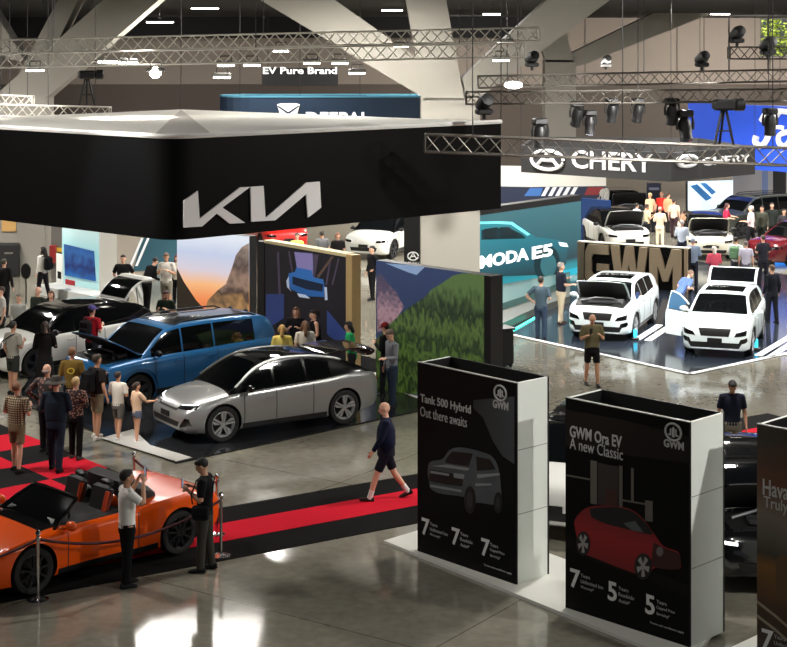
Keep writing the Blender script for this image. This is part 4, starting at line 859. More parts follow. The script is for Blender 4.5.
def gwm_mark(root, f_, pc, rx, rz, word, m=GREYT):
    cx, cz = f_.hit(*pc); mb = MB()
    mb.path([Vector((cx+rx*math.cos(2*PI*i/24), -.006, cz+rz*math.sin(2*PI*i/24))) for i in range(24)], .016, 6, closed=True)
    mb.prism([(cx-.022*rx/.15,cz-rz*.6),(cx+.022*rx/.15,cz-rz*.6),(cx+.022*rx/.15,cz+rz*.4),(cx,cz+rz*.62),(cx-.022*rx/.15,cz+rz*.4)], .01)
    for s in (-1,1): mb.prism([(cx+s*rx*.28,cz-rz*.45),(cx+s*rx*.62,cz-rz*.45),(cx+s*rx*.62,cz-rz*.28),(cx+s*rx*.42,cz-rz*.28),(cx+s*rx*.42,cz+rz*.3),(cx+s*rx*.28,cz+rz*.42)][::s], .01)
    mb.build('emblem', m, root); x0, z0 = f_.hit(*word[:2]); x1, z1 = f_.hit(*word[2:]); lettering('GWM', Matrix.Identity(4), m, root, x0, z0, x1-x0, z1-z0, .006, .03)
def line_at(root, f_, body, p0, p1, m=GREYT, h=None, bold=.0):
    """text line whose lower left corner is at pixel p0 and lower right at p1"""
    x0, z0 = f_.hit(*p0); x1, z1 = f_.hit(*p1); return lettering(body, Matrix.Identity(4), m, root, x0, (z0+z1)/2, x1-x0, h, .006, bold)
def offers(root, f_, items):
    for n, (u, v), words in items:
        x, z = f_.hit(u, v); lettering(n, Matrix.Identity(4), WHT, root, x, z, None, .27, .006, .02)
        for i, wd in enumerate(words): lettering(wd, Matrix.Identity(4), mat('poster small letters', (176,176,174), .6), root, x+.19, z+.185-i*.085, None, .052, .005, .0)
# first poster: dark off-roader
r, f_ = poster('advertising_poster', 'tall black poster box picturing a dark grey off-road car', (417.5,554), (516,588), (549,577), 3.09)
p5 = lambda pts: [(400+x/2.588, 350+y/2.588) for x, y in pts]
flat(f_, r, 'ridge_picture', p5([(48,330),(60,240),(100,200),(150,180),(190,160),(215,180),(240,240),(265,280),(296,300),(296,420),(48,420)]), mat('ridge picture', (15,16,17), .6, spec=.12), d=.002)
flat(f_, r, 'sky_picture', p5([(190,150),(215,175),(240,235),(265,275),(296,295),(296,120),(190,130)]), ramp_mat('dusk sky picture', [(1.0,(16,17,18)),(1.5,(40,45,49)),(2.2,(62,68,72))], 'X', rough=.6), d=.002)
VD = mat('dark vehicle picture', (84,88,91), .6, spec=.12, var=.35, scale=4); VL = mat('light vehicle picture', (136,140,142), .6); VB = mat('vehicle black picture', (12,12,13), .5)
flat(f_, r, 'vehicle_picture', soft(p5([(72,318),(78,290),(110,282),(130,258),(160,252),(205,262),(238,275),(255,305),(262,360),(262,395),(240,400),(205,395),(180,395),(165,380),(100,370),(74,350)])), VD, off=.003, d=.003)
flat(f_, r, 'vehicle_picture', p5([(118,284),(136,262),(190,268),(178,300),(120,292)]), VB, off=.007, d=.002); flat(f_, r, 'vehicle_picture', p5([(198,275),(234,283),(248,308),(200,312)]), VB, off=.007, d=.002)
flat(f_, r, 'vehicle_picture', p5([(78,308),(130,318),(164,322),(162,352),(120,348),(76,338)]), VB, off=.007, d=.002)
for pts in ([(84,300),(122,296),(182,306),(176,312),(120,304)],[(200,322),(258,318),(260,324),(202,332)],[(196,345),(238,345),(238,350),(196,352)],[(80,312),(128,320),(128,326),(80,318)],[(140,318),(168,322),(166,334),(140,330)],[(80,348),(160,362),(160,368),(80,354)]): flat(f_, r, 'vehicle_picture', p5(pts), VL, off=.009, d=.002)
for (cx, cy, rx, ry) in ((182,388,15,36),(255,395,11,28)): flat(f_, r, 'wheel_picture', p5([(cx+rx*math.cos(2*PI*i/20), cy+ry*math.sin(2*PI*i/20)) for i in range(20)]), VB, off=.008, d=.002); flat(f_, r, 'wheel_picture', p5([(cx+rx*.5*math.cos(2*PI*i/20), cy+ry*.6*math.sin(2*PI*i/20)) for i in range(20)]), mat('wheel grey picture', (44,46,48), .5), off=.011, d=.002)
line_at(r, f_, 'Tank 500 Hybrid', (420.5,403), (471,417.5), h=.17, bold=.02); line_at(r, f_, 'Out there awaits', (420.5,415), (467,428.5), h=.16, bold=.0)
gwm_mark(r, f_, (500.5,393), .125, .115, (493,407.5,508.5,402.5))
offers(r, f_, [('7',(422,534),('Years','Unlimited km','Warranty*')), ('7',(452,544),('Years','Roadside','Assist*')), ('7',(481.5,555),('Years','Capped Price','Servicing*'))])
line_at(r, f_, 'Terms and conditions apply', (484,566), (512,575), h=.035)
# second poster: red hatchback
r2, f2 = poster('advertising_poster', 'tall black poster box picturing a red hatchback', (565.5,611), (689.5,651), (728,636), 3.09)
p6 = lambda pts: [(560+x/3.467, 500+y/3.467) for x, y in pts]; p7 = lambda pts: [(560+x/4.63, 390+y/4.63) for x, y in pts]
BRK = mat('brick picture', (44,38,34), .6, var=.3, scale=8); FRM = mat('frame picture', (98,93,86), .6)
flat(f2, r2, 'building_picture', p7([(25,90),(300,140),(605,220),(605,340),(300,300),(25,260)]), mat('wall picture', (34,30,27), .6, spec=.12), d=.002)
for pts in ([(142,325),(172,330),(172,530),(142,525)], [(275,350),(290,352),(290,560),(275,556)], [(395,510),(430,515),(430,610),(395,605)], [(30,390),(140,410),(140,418),(30,398)], [(285,505),(400,525),(400,533),(285,513)], [(330,360),(342,362),(342,520),(330,518)]): flat(f2, r2, 'building_picture', p7(pts), FRM, off=.003, d=.002)
flat(f2, r2, 'building_picture', p7([(176,335),(215,345),(272,355),(272,550),(176,530)]), BRK, off=.002, d=.002); flat(f2, r2, 'building_picture', p7([(210,455),(266,465),(266,545),(210,530)]), mat('red shade picture', (60,24,22), .55), off=.005, d=.002)
flat(f2, r2, 'road_picture', p6([(22,170),(120,215),(260,262),(450,340),(450,300),(22,120)]), mat('road picture', (22,21,20), .6, spec=.12), d=.002)
RP = ramp_mat('red car picture', [(.5,(70,8,12)),(1.0,(130,14,20)),(1.35,(150,20,26)),(1.7,(112,14,20))], 'Z', rough=.6, noise=.3, nscale=2); RDK = mat('red car dark picture', (54,8,12), .6)
flat(f2, r2, 'car_picture', soft(p6([(50,80),(75,40),(110,22),(180,20),(240,30),(285,60),(330,120),(360,160),(410,180),(420,215),(410,240),(330,235),(290,262),(120,200),(60,170)])), RP, off=.004, d=.003)
flat(f2, r2, 'car_picture', soft(p6([(105,30),(180,24),(240,34),(285,66),(322,118),(240,102),(150,78),(100,50)])), VB, off=.008, d=.002)
flat(f2, r2, 'car_picture', soft(p6([(325,150),(360,165),(412,185),(420,215),(408,240),(330,232),(318,200)])), RDK, off=.008, d=.002); flat(f2, r2, 'car_picture', p6([(222,80),(262,72),(292,112),(250,104)]), mat('glass grey picture', (80,88,92), .5), off=.011, d=.002)
cx, cy = 348, 178; flat(f2, r2, 'car_picture', p6([(cx+12*math.cos(2*PI*i/16), cy+17*math.sin(2*PI*i/16)) for i in range(16)]), mat('lamp grey picture', (110,100,100), .5), off=.012, d=.002)
for (cx, cy, rx, ry) in ((82,150,24,42),(290,230,30,46)):
    flat(f2, r2, 'wheel_picture', p6([(cx+rx*math.cos(2*PI*i/22), cy+ry*math.sin(2*PI*i/22)) for i in range(22)]), VB, off=.010, d=.002)
    mb = MB()
    for k in range(5):
        a = 2*PI*k/5+.3; pts = [(cx+rx*.75*rr_*math.cos(a+da), cy+ry*.8*rr_*math.sin(a+da)) for rr_, da in ((.1,-1.5),(1,-.30),(1,.30),(.1,1.5))]; mb.prism(f2.poly(p6(pts)), .002, None, 0, off=.013)
    mb.build('wheel_picture', mat('wheel light picture', (160,158,156), .5), r2)
line_at(r2, f2, 'GWM Ora EV', (570,435.5), (622,449.5), h=.17, bold=.02); line_at(r2, f2, 'A new Classic', (570,448), (623,461), h=.165)
gwm_mark(r2, f2, (673.5,432), .13, .115, (664,446.5,684,449.5-7))
offers(r2, f2, [('7',(570.5,586.5),('Years','Unlimited km','Warranty*')), ('5',(608,599.5),('Years','Roadside','Assist*')), ('5',(645.5,613),('Years','Capped Price','Servicing*'))])
line_at(r2, f2, 'Terms and conditions apply', (650,624), (684,634), h=.035)
# third poster: orange road scene, cut by the frame
OP = ramp_mat('orange road picture', [(0,(34,26,18)),(.9,(70,48,28)),(1.35,(124,84,34)),(1.55,(58,54,42)),(2.05,(112,104,92)),(2.5,(92,56,36)),(3.05,(44,34,24))], 'Z', noise=.5, nscale=1.5)
a3 = (757,651); A_, B_ = G(565.5,611), G(689.5,651); dd_ = (B_-A_); ga = G(*a3); gb = ga+dd_; k = F*HC/gb.y+VH; pb3 = (CX+gb.x/gb.y*F, k); C_ = G(728,636)-B_; gc = gb+C_; pc3 = (CX+gc.x/gc.y*F, F*HC/gc.y+VH)
r3, f3 = poster('advertising_poster', 'tall poster box in orange and brown tones with a road, cut by the right edge', a3, pb3, pc3, 3.07, front=OP)
tag(MB().box((f3.w/2, .25, .025), (f3.w+.5, 1.3, .05)).build('poster_base', MATS['base white'], None, loc=(ga.x, ga.y, 0), rz=math.atan2(dd_.y, dd_.x)), 'white base board under the orange poster box', 'base')
line_at(r3, f3, 'Haval H6', (763,492.5), (812,508), h=.22, bold=.01); line_at(r3, f3, 'Truly smart', (764,510), (818,524), h=.20)
for k in (0, 14): flat(f3, r3, 'road_line_picture', [(757,600+k),(775,614+k),(800,636+k),(800,639+k),(775,617+k),(757,603+k)], mat('road line picture', (150,140,120), .5))
flat(f3, r3, 'vehicle_picture', [(776,560),(781,555),(800,556),(800,604),(780,596),(776,585)], mat('bronze vehicle picture', (92,66,34), .5))
offers(r3, f3, [('7',(762,648),('Years','Unlimited km','Warranty*'))])
# ================================================================ TRUSSES AND LAMPS
def truss(label, a, b, s, pitch=None, group=None, m=STEEL, r=.022, hang=True):
    r *= 1.15
    a, b = Vector(a), Vector(b); d = b-a; L = d.length; x = d.normalized(); up_ = Vector((0,0,1)); y = up_.cross(x).normalized(); zz = x.cross(y)
    n = max(2, round(L/(pitch or s*.9))); root = empty('lighting_truss', a, 0, label, 'truss', group); h = s/2
    C = [y*sy*h+zz*sz*h for sy, sz in ((-1,-1),(1,-1),(1,1),(-1,1))]
    mb = MB()
    for c in C: mb.tube(c, c+d, r, n=6)
    mb.build('chords', m, root, smooth=True); mb = MB()
    for k in range(4):
        c0, c1 = C[k], C[(k+1) % 4]
        for i in range(n): mb.tube((c0 if i % 2 == 0 else c1)+x*(L*i/n), (c1 if i % 2 == 0 else c0)+x*(L*(i+1)/n), r*.6, n=5)
    for c0, c1 in ((C[i], C[(i+1) % 4]) for i in range(4)):
        for e in (0, L): mb.tube(c0+x*e, c1+x*e, r*.8, n=5)
    mb.build('bracing', m, root, smooth=True)
    if hang:
        for t in (.12, .5, .88):
            p = d*t; MB().tube(p+zz*h, p+Vector((0,0,ZC-.03-(a+p).z)), .012, n=5).build('hanging_cable', BLACK, root)
    return root
T1a, T1b = P(-12,47,40), P(539,34,40); T2a, T2b = P(-12,61,38.2), P(524,50,38.2)
truss('long upper truss crossing the top left of the hall', T1a, T1b, .33, m=LITSTEEL); truss('long lower truss just in front of the upper left one', T2a, T2b, .33, m=LITSTEEL)
T3a, T3b = P(478,82,45), P(810,75,45); T4a, T4b = P(466,98,43), P(810,95,43); T5a, T5b = P(425,143,33.2), P(820,158,33.2)
truss('upper truss at right above the charcoal banner', T3a, T3b, .33, m=DIMSTEEL); truss('middle truss at right carrying black spotlights', T4a, T4b, .33, m=DIMSTEEL); truss('lowest truss at right crossing in front of the charcoal banner', T5a, T5b, .36, m=DIMSTEEL)
truss('short pale truss behind the pale fabric top, upper of two', P(-14,99,52), P(33,101,52), .30, m=mat('pale truss', (196,192,184), .5, .2)); truss('pale truss behind the pale fabric top, lower of two', P(-14,110,50), P(110,113,50), .36, m=MATS['pale truss'])
tw_ = truss('short dark truss on poles under the window at top right', P(729,53,46), P(800,53,46), .34, m=mat('dark truss', (70,66,62), .5, .5), hang=False)
for u in (729, 768):
    a = P(u,18,46)-P(729,53,46); b = P(u,74,46)-P(729,53,46); MB().tube(a, b, .025, n=6).build('pole', MATS['dark truss'], tw_)
def lerp(a, b, t): return a+(b-a)*t
# flood lamps clipped under the trusses
def flood(p, label, w=.42, on=True):
    r = empty('flood_lamp', p, 0, label, 'lamp', 'flood lamps on the trusses')
    m = MB(); m.bevbox((0,0,0), (w,.34,.10), .03); m.build('lamp_housing', mat('lamp grey', (120,118,114), .5), r); MB().bevbox((0,0,-.065), (w*.92,.30,.04), .015).build('lamp_lens', LAMPON, r)
    MB().path([(-w*.3,0,.04),(-w*.3,0,.16),(w*.3,0,.16),(w*.3,0,.04)], .015, 6).build('hanging_bracket', BLACK, r); return r
FL = [(35,64,38.2,'flood lamp at the left end of the lower left truss'),(222,71,38.2,'flood lamp hanging lowest under the left trusses'),(226,59,38.2,'flood lamp above the navy banner left edge'),(252,59,38.2,'flood lamp to the right of two close lamps on the left truss'),(281,45,40,'flood lamp on the upper truss over the small black sign'),(312,57,38.2,'flood lamp on the lower truss over the small black sign'),(340,57,38.2,'flood lamp at the foot of the big diagonal strut'),(401,40,40,'flood lamp on the upper truss before the middle column'),(357,67,38.2,'flood lamp hanging beside the small black sign'),(505,37,40,'upper flood lamp at the right end of the left truss'),(501,54,38.2,'lower flood lamp at the right end of the left truss')]
for u, v, Y, l in FL: flood(P(u,v,Y)+Vector((0,0,-.09)), l)
r = flood(P(156,70,37), 'very bright round flood lamp glaring under the left truss'); 
for ch in r.children:
    if ch.name.startswith('lamp_lens'): bpy.data.objects.remove(ch)
MB().ell((0,-.1,-.06), (.13,.10,.13), 14, 8).build('lamp_lens', mat('glaring lamp', (255,250,240), .5, emit=60.), r, smooth=True)
r = flood(P(513,82,44.4), 'bright flood lamp at the left end of the upper right truss'); MB().ell((0,-.15,-.08), (.25,.10,.10), 14, 8).build('lamp_lens', mat('strong lamp', (255,250,240), .5, emit=30.), r, smooth=True)
for (u,v,Y,w,l) in ((112,61,38.2,.7,'short strip lamp at left on the lower truss'),(205,8,78,1.4,'strip lamp on the dark ceiling at top left'),(128,62,38.2,.5,'strip lamp end next to the short strip lamp'),(392,10,72,1.0,'strip lamp on the dark ceiling beside the middle strut'),(492,14,66,.8,'strip lamp on the dark ceiling right of the middle strut'),(160,22,74,1.3,'wide lamp under the dark ceiling near the left diagonal strut'),(720,14,90,1.2,'strip lamp on the dark ceiling above the beige back wall')):
    r = empty('strip_lamp', P(u,v,Y), .2, l, 'lamp', 'strip lamps'); MB().bevbox((0,0,.04), (w,.2,.08), .02).build('lamp_housing', mat('lamp grey', (120,118,114), .5), r); MB().bevbox((0,0,-.02), (w*.95,.16,.05), .015).build('lamp_lens', LAMPON, r)
    if v < 30: MB().tube((0,0,.07), (0,0,ZC-.03-P(u,v,Y).z), .012, n=5).build('hanging_rod', BLACK, r)
# moving-head spotlights
def movinghead(p, tilt, pan, label, s=1., on=False):
    r = empty('spotlight', p, pan, label, 'spotlight', 'black stage spotlights'); r.scale = (s,s,s)
    m = MB(); m.bevbox((0,0,-.08), (.36,.26,.16), .03); m.build('lamp_base', BLACK, r); m = MB(); m.path([(-.20,0,-.46),(-.21,0,-.30),(-.19,0,-.15),(.19,0,-.15),(.21,0,-.30),(.20,0,-.46)], .035, 6); m.build('yoke', BLACK, r)
    R = Matrix.Translation((0,0,-.44)) @ Matrix.Rotation(tilt, 4, 'X')
    h = MB(); h.lathe([(.02,.26),(.11,.25),(.155,.16),(.16,0),(.14,-.18),(.155,-.22),(.155,-.28),(.12,-.29)], 16, R); hd = h.build('lamp_head', BLACK, r, smooth=True)
    MB().lathe([(.001,-.30),(.11,-.295),(.12,-.28)], 14, R).build('lens', mat('spot lens on', (230,240,255), .3, emit=6.) if on else GLASS, hd, smooth=True); return r
for u, v, Y, tl, l, s, on in ((577,101,43,.5,'first black spotlight from the left on the middle right truss',.95,True),(590,110,43,.1,'black spotlight hanging lowest of the four on the middle truss',.9,True),(612,98,43,.3,'third black spotlight on the middle right truss',.9,True),(638,98,43,.35,'fourth black spotlight on the middle right truss, before the brown band',.9,True),(672,98,43,.2,'black spotlight left of the two big ones near the blue banner',1.0,False),(685,110,43,-.3,'big black spotlight at the left edge of the blue banner',1.15,False),(770,108,42,.0,'black spotlight in front of the white script lettering',1.0,False),(540,118,43,.1,'black spotlight beside the right white column',1.1,False)):
    movinghead(P(u,v,Y), tl, .3, l, s, on)
def cluster(p, label, s=1.):
    r = empty('stage_lamp', p, .3, label, 'stage lamp', 'stage lamps standing on trusses'); r.scale = (s,)*3; r.location.z += .04
    MB().tube((0,0,-.10),(0,0,.1),.04,n=6).build('stem', BLACK, r); m = MB(); m.lathe([(.02,-.2),(.13,-.18),(.15,.1),(.12,.22),(.02,.24)], 14, Matrix.Translation((0,0,.22)) @ Matrix.Rotation(1.2,4,'X')); m.build('lamp_head', BLACK, r, smooth=True); MB().bevbox((0,0,.05),(.34,.2,.12),.03).build('lamp_base', BLACK, r)
for u, v, Y, l, s in ((484,116,34.5,'black stage lamp standing on the right end of the big black banner',1.1),(737,44,46,'black stage lamp on top of the dark truss by the window',1.2),(702,68,45,'black stage lamp on top of the upper right truss',1.1),(532,68,45,'black stage lamp on the upper right truss beside the right column',1.1),(768,56,45.6,'black stage lamp under the green window',1.3),(606,68,45,'small black stage lamp on the upper right truss before the second strut',.8)): cluster(P(u,v,Y), l, s)
# big follow spots on A-frames
def followspot(p, label, s):
    r = empty('follow_spot', p, .2, label, 'spotlight', 'follow spots on frames'); r.scale = (s,)*3
    m = MB()
    for sx in (-1,1): m.tube((sx*.22,0,-.75),(sx*.05,0,0),.03,n=6)
    r.location.z += .16
    m.tube((-.15,0,-.45),(.15,0,-.45),.02,n=6).tube((0,.25,-.75),(0,0,0),.03,n=6); m.build('support_frame', BLACK, r)
    m = MB(); m.bevbox((0,0,.12),(.5,.28,.24),.05); hd = m.build('lamp_head', BLACK, r); MB().lathe([(.1,0),(.14,.02),(.14,.2),(.12,.22)], 14, Matrix.Translation((.24,0,.12)) @ Matrix.Rotation(PI/2,4,'Y')).build('barrel', BLACK, hd, smooth=True); return r
followspot(P(724,118,33.3), 'big black follow spot on a frame above the lowest right truss', .95); followspot(P(87,84,50), 'black follow spot on a frame above the pale truss at left', 1.1)

r, f_ = panel('brand_panel', 'narrow black upright panel with a white oval emblem left of the white column', 'panel', Vector((P(404,0,52).x,52,0)), Vector((P(424,0,52).x,52,0)), 2.9, .25, BLACK)
cx, cz = f_.hit(413,256); f_.M = Matrix.Identity(4); oval_emblem(f_, cx, cz, .34, .26, r, .022); x0, z0 = f_.hit(407.5,264.5); lettering('CHERY', Matrix.Identity(4), LETTER, r, x0, z0, .40, .09, .01, .01)
# ================================================================ PEOPLE (local: facing +y, x to their right, feet on z = 0)
def remesh(mb, voxel, m, name, it=3):
    me = mb.mesh('tmp', m)
    out = eval_mesh(me, [('REMESH', dict(mode='VOXEL', voxel_size=voxel, use_smooth_shade=True)), ('SMOOTH', dict(factor=.5, iterations=it))])
    out.name = name; return out
SKINS = {'a': mat('skin fair', (214,166,140), .55), 'b': mat('skin light tan', (196,146,116), .55), 'c': mat('skin brown', (140,98,74), .55)}
ARM = {'down': ((.06,-.03,-.285), (.075,.05,-.53)), 'phone': ((.07,.0,-.28), (-.06,.23,-.15)), 'face': ((.13,.15,-.13), (-.07,.22,.14)), 'hip': ((.21,-.09,-.21), (.04,.07,-.40)),
       'fwd': ((.05,.03,-.285), (.01,.27,-.27)), 'reach': ((.06,.17,-.21), (.05,.42,-.22)), 'back': ((.12,-.12,-.25), (-.04,-.17,-.42)), 'cross': ((.08,.06,-.27), (-.20,.20,-.22)), 'swing': ((.07,-.13,-.25), (.09,-.10,-.50)), 'ahead': ((.05,.10,-.27), (.03,.24,-.49))}
def cmat(c, rough=.85): return mat('cloth %d %d %d' % tuple(c), c, rough, spec=.12) if isinstance(c, tuple) else c
def pattern(name, a, b, scale, kind):
    if name in MATS: return MATS[name]
    m = mat(name, a, .9); nt = m.node_tree; bs = nt.nodes['Principled BSDF']; tc = nt.nodes.new('ShaderNodeTexCoord')
    if kind == 'plaid':
        fac = None
        for d in ('X', 'Z'):
            w = nt.nodes.new('ShaderNodeTexWave'); w.bands_direction = d; w.inputs['Scale'].default_value = scale; nt.links.new(tc.outputs['Object'], w.inputs['Vector'])
            if fac is None: fac = w.outputs['Fac']
            else:
                x = nt.nodes.new('ShaderNodeMath'); x.operation = 'MULTIPLY'; nt.links.new(fac, x.inputs[0]); nt.links.new(w.outputs['Fac'], x.inputs[1]); fac = x.outputs[0]
    elif kind == 'stripe':
        w = nt.nodes.new('ShaderNodeTexWave'); w.bands_direction = 'X'; w.inputs['Scale'].default_value = scale; nt.links.new(tc.outputs['Object'], w.inputs['Vector']); fac = w.outputs['Fac']
    else:
        w = nt.nodes.new('ShaderNodeTexVoronoi'); w.inputs['Scale'].default_value = scale; nt.links.new(tc.outputs['Object'], w.inputs['Vector']); fac = w.outputs['Distance']
    cr = nt.nodes.new('ShaderNodeValToRGB'); cr.color_ramp.elements[0].position = .25; cr.color_ramp.elements[0].color = (*lin(b), 1); cr.color_ramp.elements[1].position = .5; cr.color_ramp.elements[1].color = (*lin(a), 1)
    nt.links.new(fac, cr.inputs[0]); nt.links.new(cr.outputs[0], bs.inputs['Base Color']); return m
NP = [0]
def person(at, deg, label, h=1.75, fat=1., skin='a', shirt=(60,60,64), sleeve='short', legs=(40,42,48), bottom='trousers', shoes=(30,30,32), hair=(36,28,22), style='short', hat=None, L='down', R='down', lean=0, nod=0, stance=(4,2,-4,3), socks=None, group='visitors in the hall', turn=0, tag_=None, logo=None):
    """at = ('feet',u,v) or ('head',u,v); arms L/R by name; stance = thigh/knee angles left, right"""
    kind, u, v = at
    if kind == 'feet': loc = G(u, v)
    else: Y = headY(v, h); loc = Vector(((u-CX)*Y/F, Y, 0))
    if kind == 'head' and len(at) == 3: pass
    s = h/1.75; px = F*h/loc.y; vox = (.0125 if px > 85 else .017 if px > 52 else .024)
    root = empty('person', loc, math.radians(deg), label, 'person', group); root.scale = (s,)*3
    sk = SKINS[skin]; V = Vector
    # pose
    TL = Matrix.Translation((0,0,.95)) @ Matrix.Rotation(-math.radians(lean), 4, 'X') @ Matrix.Rotation(math.radians(turn), 4, 'Z') @ Matrix.Translation((0,0,-.95))
    def leg(sx, a, b):
        a, b = math.radians(a), math.radians(b); hip = V((sx*.092,0,.92)); kn = hip+V((sx*.01, math.sin(a)*.43, -math.cos(a)*.43)); an = kn+V((sx*.012, -math.sin(b-a)*.41, -math.cos(b-a)*.41)); return hip, kn, an, (b-a)
    lg = {-1: leg(-1, stance[0], stance[1]), 1: leg(1, stance[2], stance[3])}
    dz = .085-min(q[2].z for q in lg.values())
    sh_ = {}
    for sx, nm in ((-1, L), (1, R)):
        S0 = V((sx*.185*min(fat,1.12), 0, 1.42)); e, w = ARM[nm] if isinstance(nm, str) else nm
        E = S0+V((sx*e[0], e[1], e[2])); Wp = S0+V((sx*w[0], w[1], w[2])); sh_[sx] = [TL @ p for p in (S0, E, Wp)]
    def torso(mb, ex, z0=.80, top=True):
        prof = [(z0,.150,.105),(.90,.160,.115),(1.0,.150*fat**.5,.108*fat),(1.08,.148*fat**.7,.108*fat),(1.18,.160*fat**.5,.115*fat**.8),(1.30,.178,.118*fat**.5),(1.38,.180,.108),(1.435,.150,.088),(1.465,.085,.066),(1.49,.056,.056)]
        rings = []
        for z, rx, ry in prof:
            if z < z0: continue
            rings.append([TL @ V(((rx*fat**.5+ex)*math.cos(2*PI*i/20), (ry+ex)*math.sin(2*PI*i/20), z)) for i in range(20)])
        mb.loft(rings)
    # --- body: one continuous skin
    b = MB(); torso(b, -.012)
    N = Matrix.Translation((0,0,1.53)) @ Matrix.Rotation(-math.radians(nod), 4, 'X') @ Matrix.Translation((0,0,-1.53)); HT = TL @ N
    b.tube(TL @ V((0,-.005,1.44)), HT @ V((0,.008,1.58)), .058, .052, 12)
    hr = HT.to_3x3()
    b.ell(HT @ V((0,-.004,1.655)), (.076,.098,.102), 16, 12, hr); b.ell(HT @ V((0,.030,1.595)), (.056,.064,.068), 14, 10, hr)
    b.ell(HT @ V((0,.100,1.625)), (.014,.022,.026), 8, 6, hr); b.ell(HT @ V((0,.088,1.570)), (.026,.014,.012), 8, 6, hr)
    for sx in (-1,1): b.ell(HT @ V((sx*.079,-.008,1.632)), (.014,.022,.034), 8, 6, hr)
    for sx in (-1,1):
        S0, E, Wp = sh_[sx]; b.path([TL @ V((sx*.10,0,1.43)), S0, S0.lerp(E,.5), E], [.06,.056,.047,.040], 10); b.path([E, E.lerp(Wp,.35), Wp], [.040,.041,.027], 10)
        d = (Wp-E).normalized(); side = TL.to_3x3() @ V((0,1,0)); side = (side-d*side.dot(d)); side = side.normalized() if side.length > .1 else d.orthogonal().normalized(); nx = d.cross(side)
        if nx.dot(TL.to_3x3() @ V((sx,0,0))) > 0: nx = -nx       # palm faces inwards
        pm = Wp+d*.05; b.path([Wp-d*.01, Wp+d*.05, Wp+d*.095], [.024,.036,.034], 10, flat=(.55,1), up=side)
        for i, (o, l) in enumerate(((.027,.070),(.009,.082),(-.009,.076),(-.026,.060))):
            p0 = Wp+d*.085+side*o; p1 = p0+d*l*.5+nx*.008; p2 = p1+d*l*.42+nx*.026; b.path([p0,p1,p2], [.0105,.0098,.0088], 7)
        p0 = Wp+d*.03+side*.03; b.path([p0, p0+d*.03+side*.026+nx*.012, p0+d*.062+side*.03+nx*.022], [.014,.012,.010], 7)
        hip, kn, an, tl = [q+V((0,0,dz)) if isinstance(q, Vector) else q for q in lg[sx]]
        b.path([hip+V((0,0,.02)), hip.lerp(kn,.35), kn, kn.lerp(an,.3), an], [.088,.080,.055,.057,.038], 12); rf = Matrix.Rotation(-tl*.55, 3, 'X'); b.ell(an+rf @ V((0,.05,-.046)), (.036,.10,.028), 10, 8, rf)
    body = link('body', remesh(b, vox, sk, 'body'), root, smooth=180)
    # --- face
    if px > 48 and 60 < (deg % 360) < 300:
        EYE = mat('eye dark', (30,24,20), .3)
        for sx in (-1,1): MB().ell(HT @ V((sx*.031,.088,1.652)), (.012,.008,.007), 8, 6, hr).build('eye', EYE, root, smooth=True)
        MB().ell(HT @ V((0,.100,1.572)), (.024,.006,.006), 8, 6, hr).build('mouth', mat('lip', (150,84,76), .5), root, smooth=True)
        hb = hair or (110,90,76); hm = mat('hair %d %d %d' % tuple(hb), hb, .7)
        for sx in (-1,1): MB().ell(HT @ V((sx*.031,.090,1.672)), (.020,.006,.005), 8, 6, hr).build('eyebrow', hm, root, smooth=True)
    # --- hair / hats
    if style != 'bald':
        hm = mat('hair %d %d %d' % tuple(hair), hair, .7); q = MB()
        q.ell(HT @ V((0,-.024,1.672)), (.085,.098,.096), 16, 12, hr); q.ell(HT @ V((0,.012,1.715)), (.070,.082,.046), 14, 8, hr)
        if style in ('long', 'bob'):
            bot = 1.36 if style == 'long' else 1.50
            q.path([HT @ V((0,-.05,1.68)), HT @ V((0,-.075,1.58)), TL @ V((0,-.12,1.46)), TL @ V((0,-.125,bot))], [.08,.082,.078,.05], 12, flat=(1.25,.6))
            for sx in (-1,1): q.path([HT @ V((sx*.075,-.01,1.68)), HT @ V((sx*.085,-.01,1.60)), TL @ V((sx*.10,.0,bot+.07))], [.03,.032,.02], 8)
        if style == 'pony': q.path([HT @ V((0,-.11,1.70)), HT @ V((0,-.15,1.66)), HT @ V((0,-.14,1.52))], [.03,.036,.015], 8)
        if style == 'beard': q.ell(HT @ V((0,.045,1.565)), (.058,.058,.042), 12, 8, hr)
        link('hair', remesh(q, max(vox, .015), hm, 'hair', 2), root, smooth=180)
    elif hair: 
        hm = mat('hair %d %d %d' % tuple(hair), hair, .7); q = MB(); q.ell(HT @ V((0,-.045,1.625)), (.080,.066,.050), 14, 8, hr); q.build('hair', hm, root, smooth=True)
    if hat:
        kind_, hc = hat; hm = cmat(hc); q = MB()
        if kind_ == 'cap':
            q.lathe([(.100,.0),(.102,.03),(.090,.07),(.055,.10),(.002,.112)], 18, HT @ Matrix.Translation((0,-.010,1.67))); q.ell(HT @ V((0,.125,1.675)), (.070,.075,.010), 14, 6, hr)
        else: q.lathe([(.002,.10),(.075,.105),(.098,.06),(.105,.01),(.20,-.015),(.205,-.022),(.10,-.005),(.09,-.005)], 22, HT @ Matrix.Translation((0,-.010,1.68)))
        q.build('hat', hm, root, smooth=50)
    # --- clothes
    sm = cmat(shirt); q = MB(); torso(q, .012, z0=.80 if bottom != 'dress' else .80)
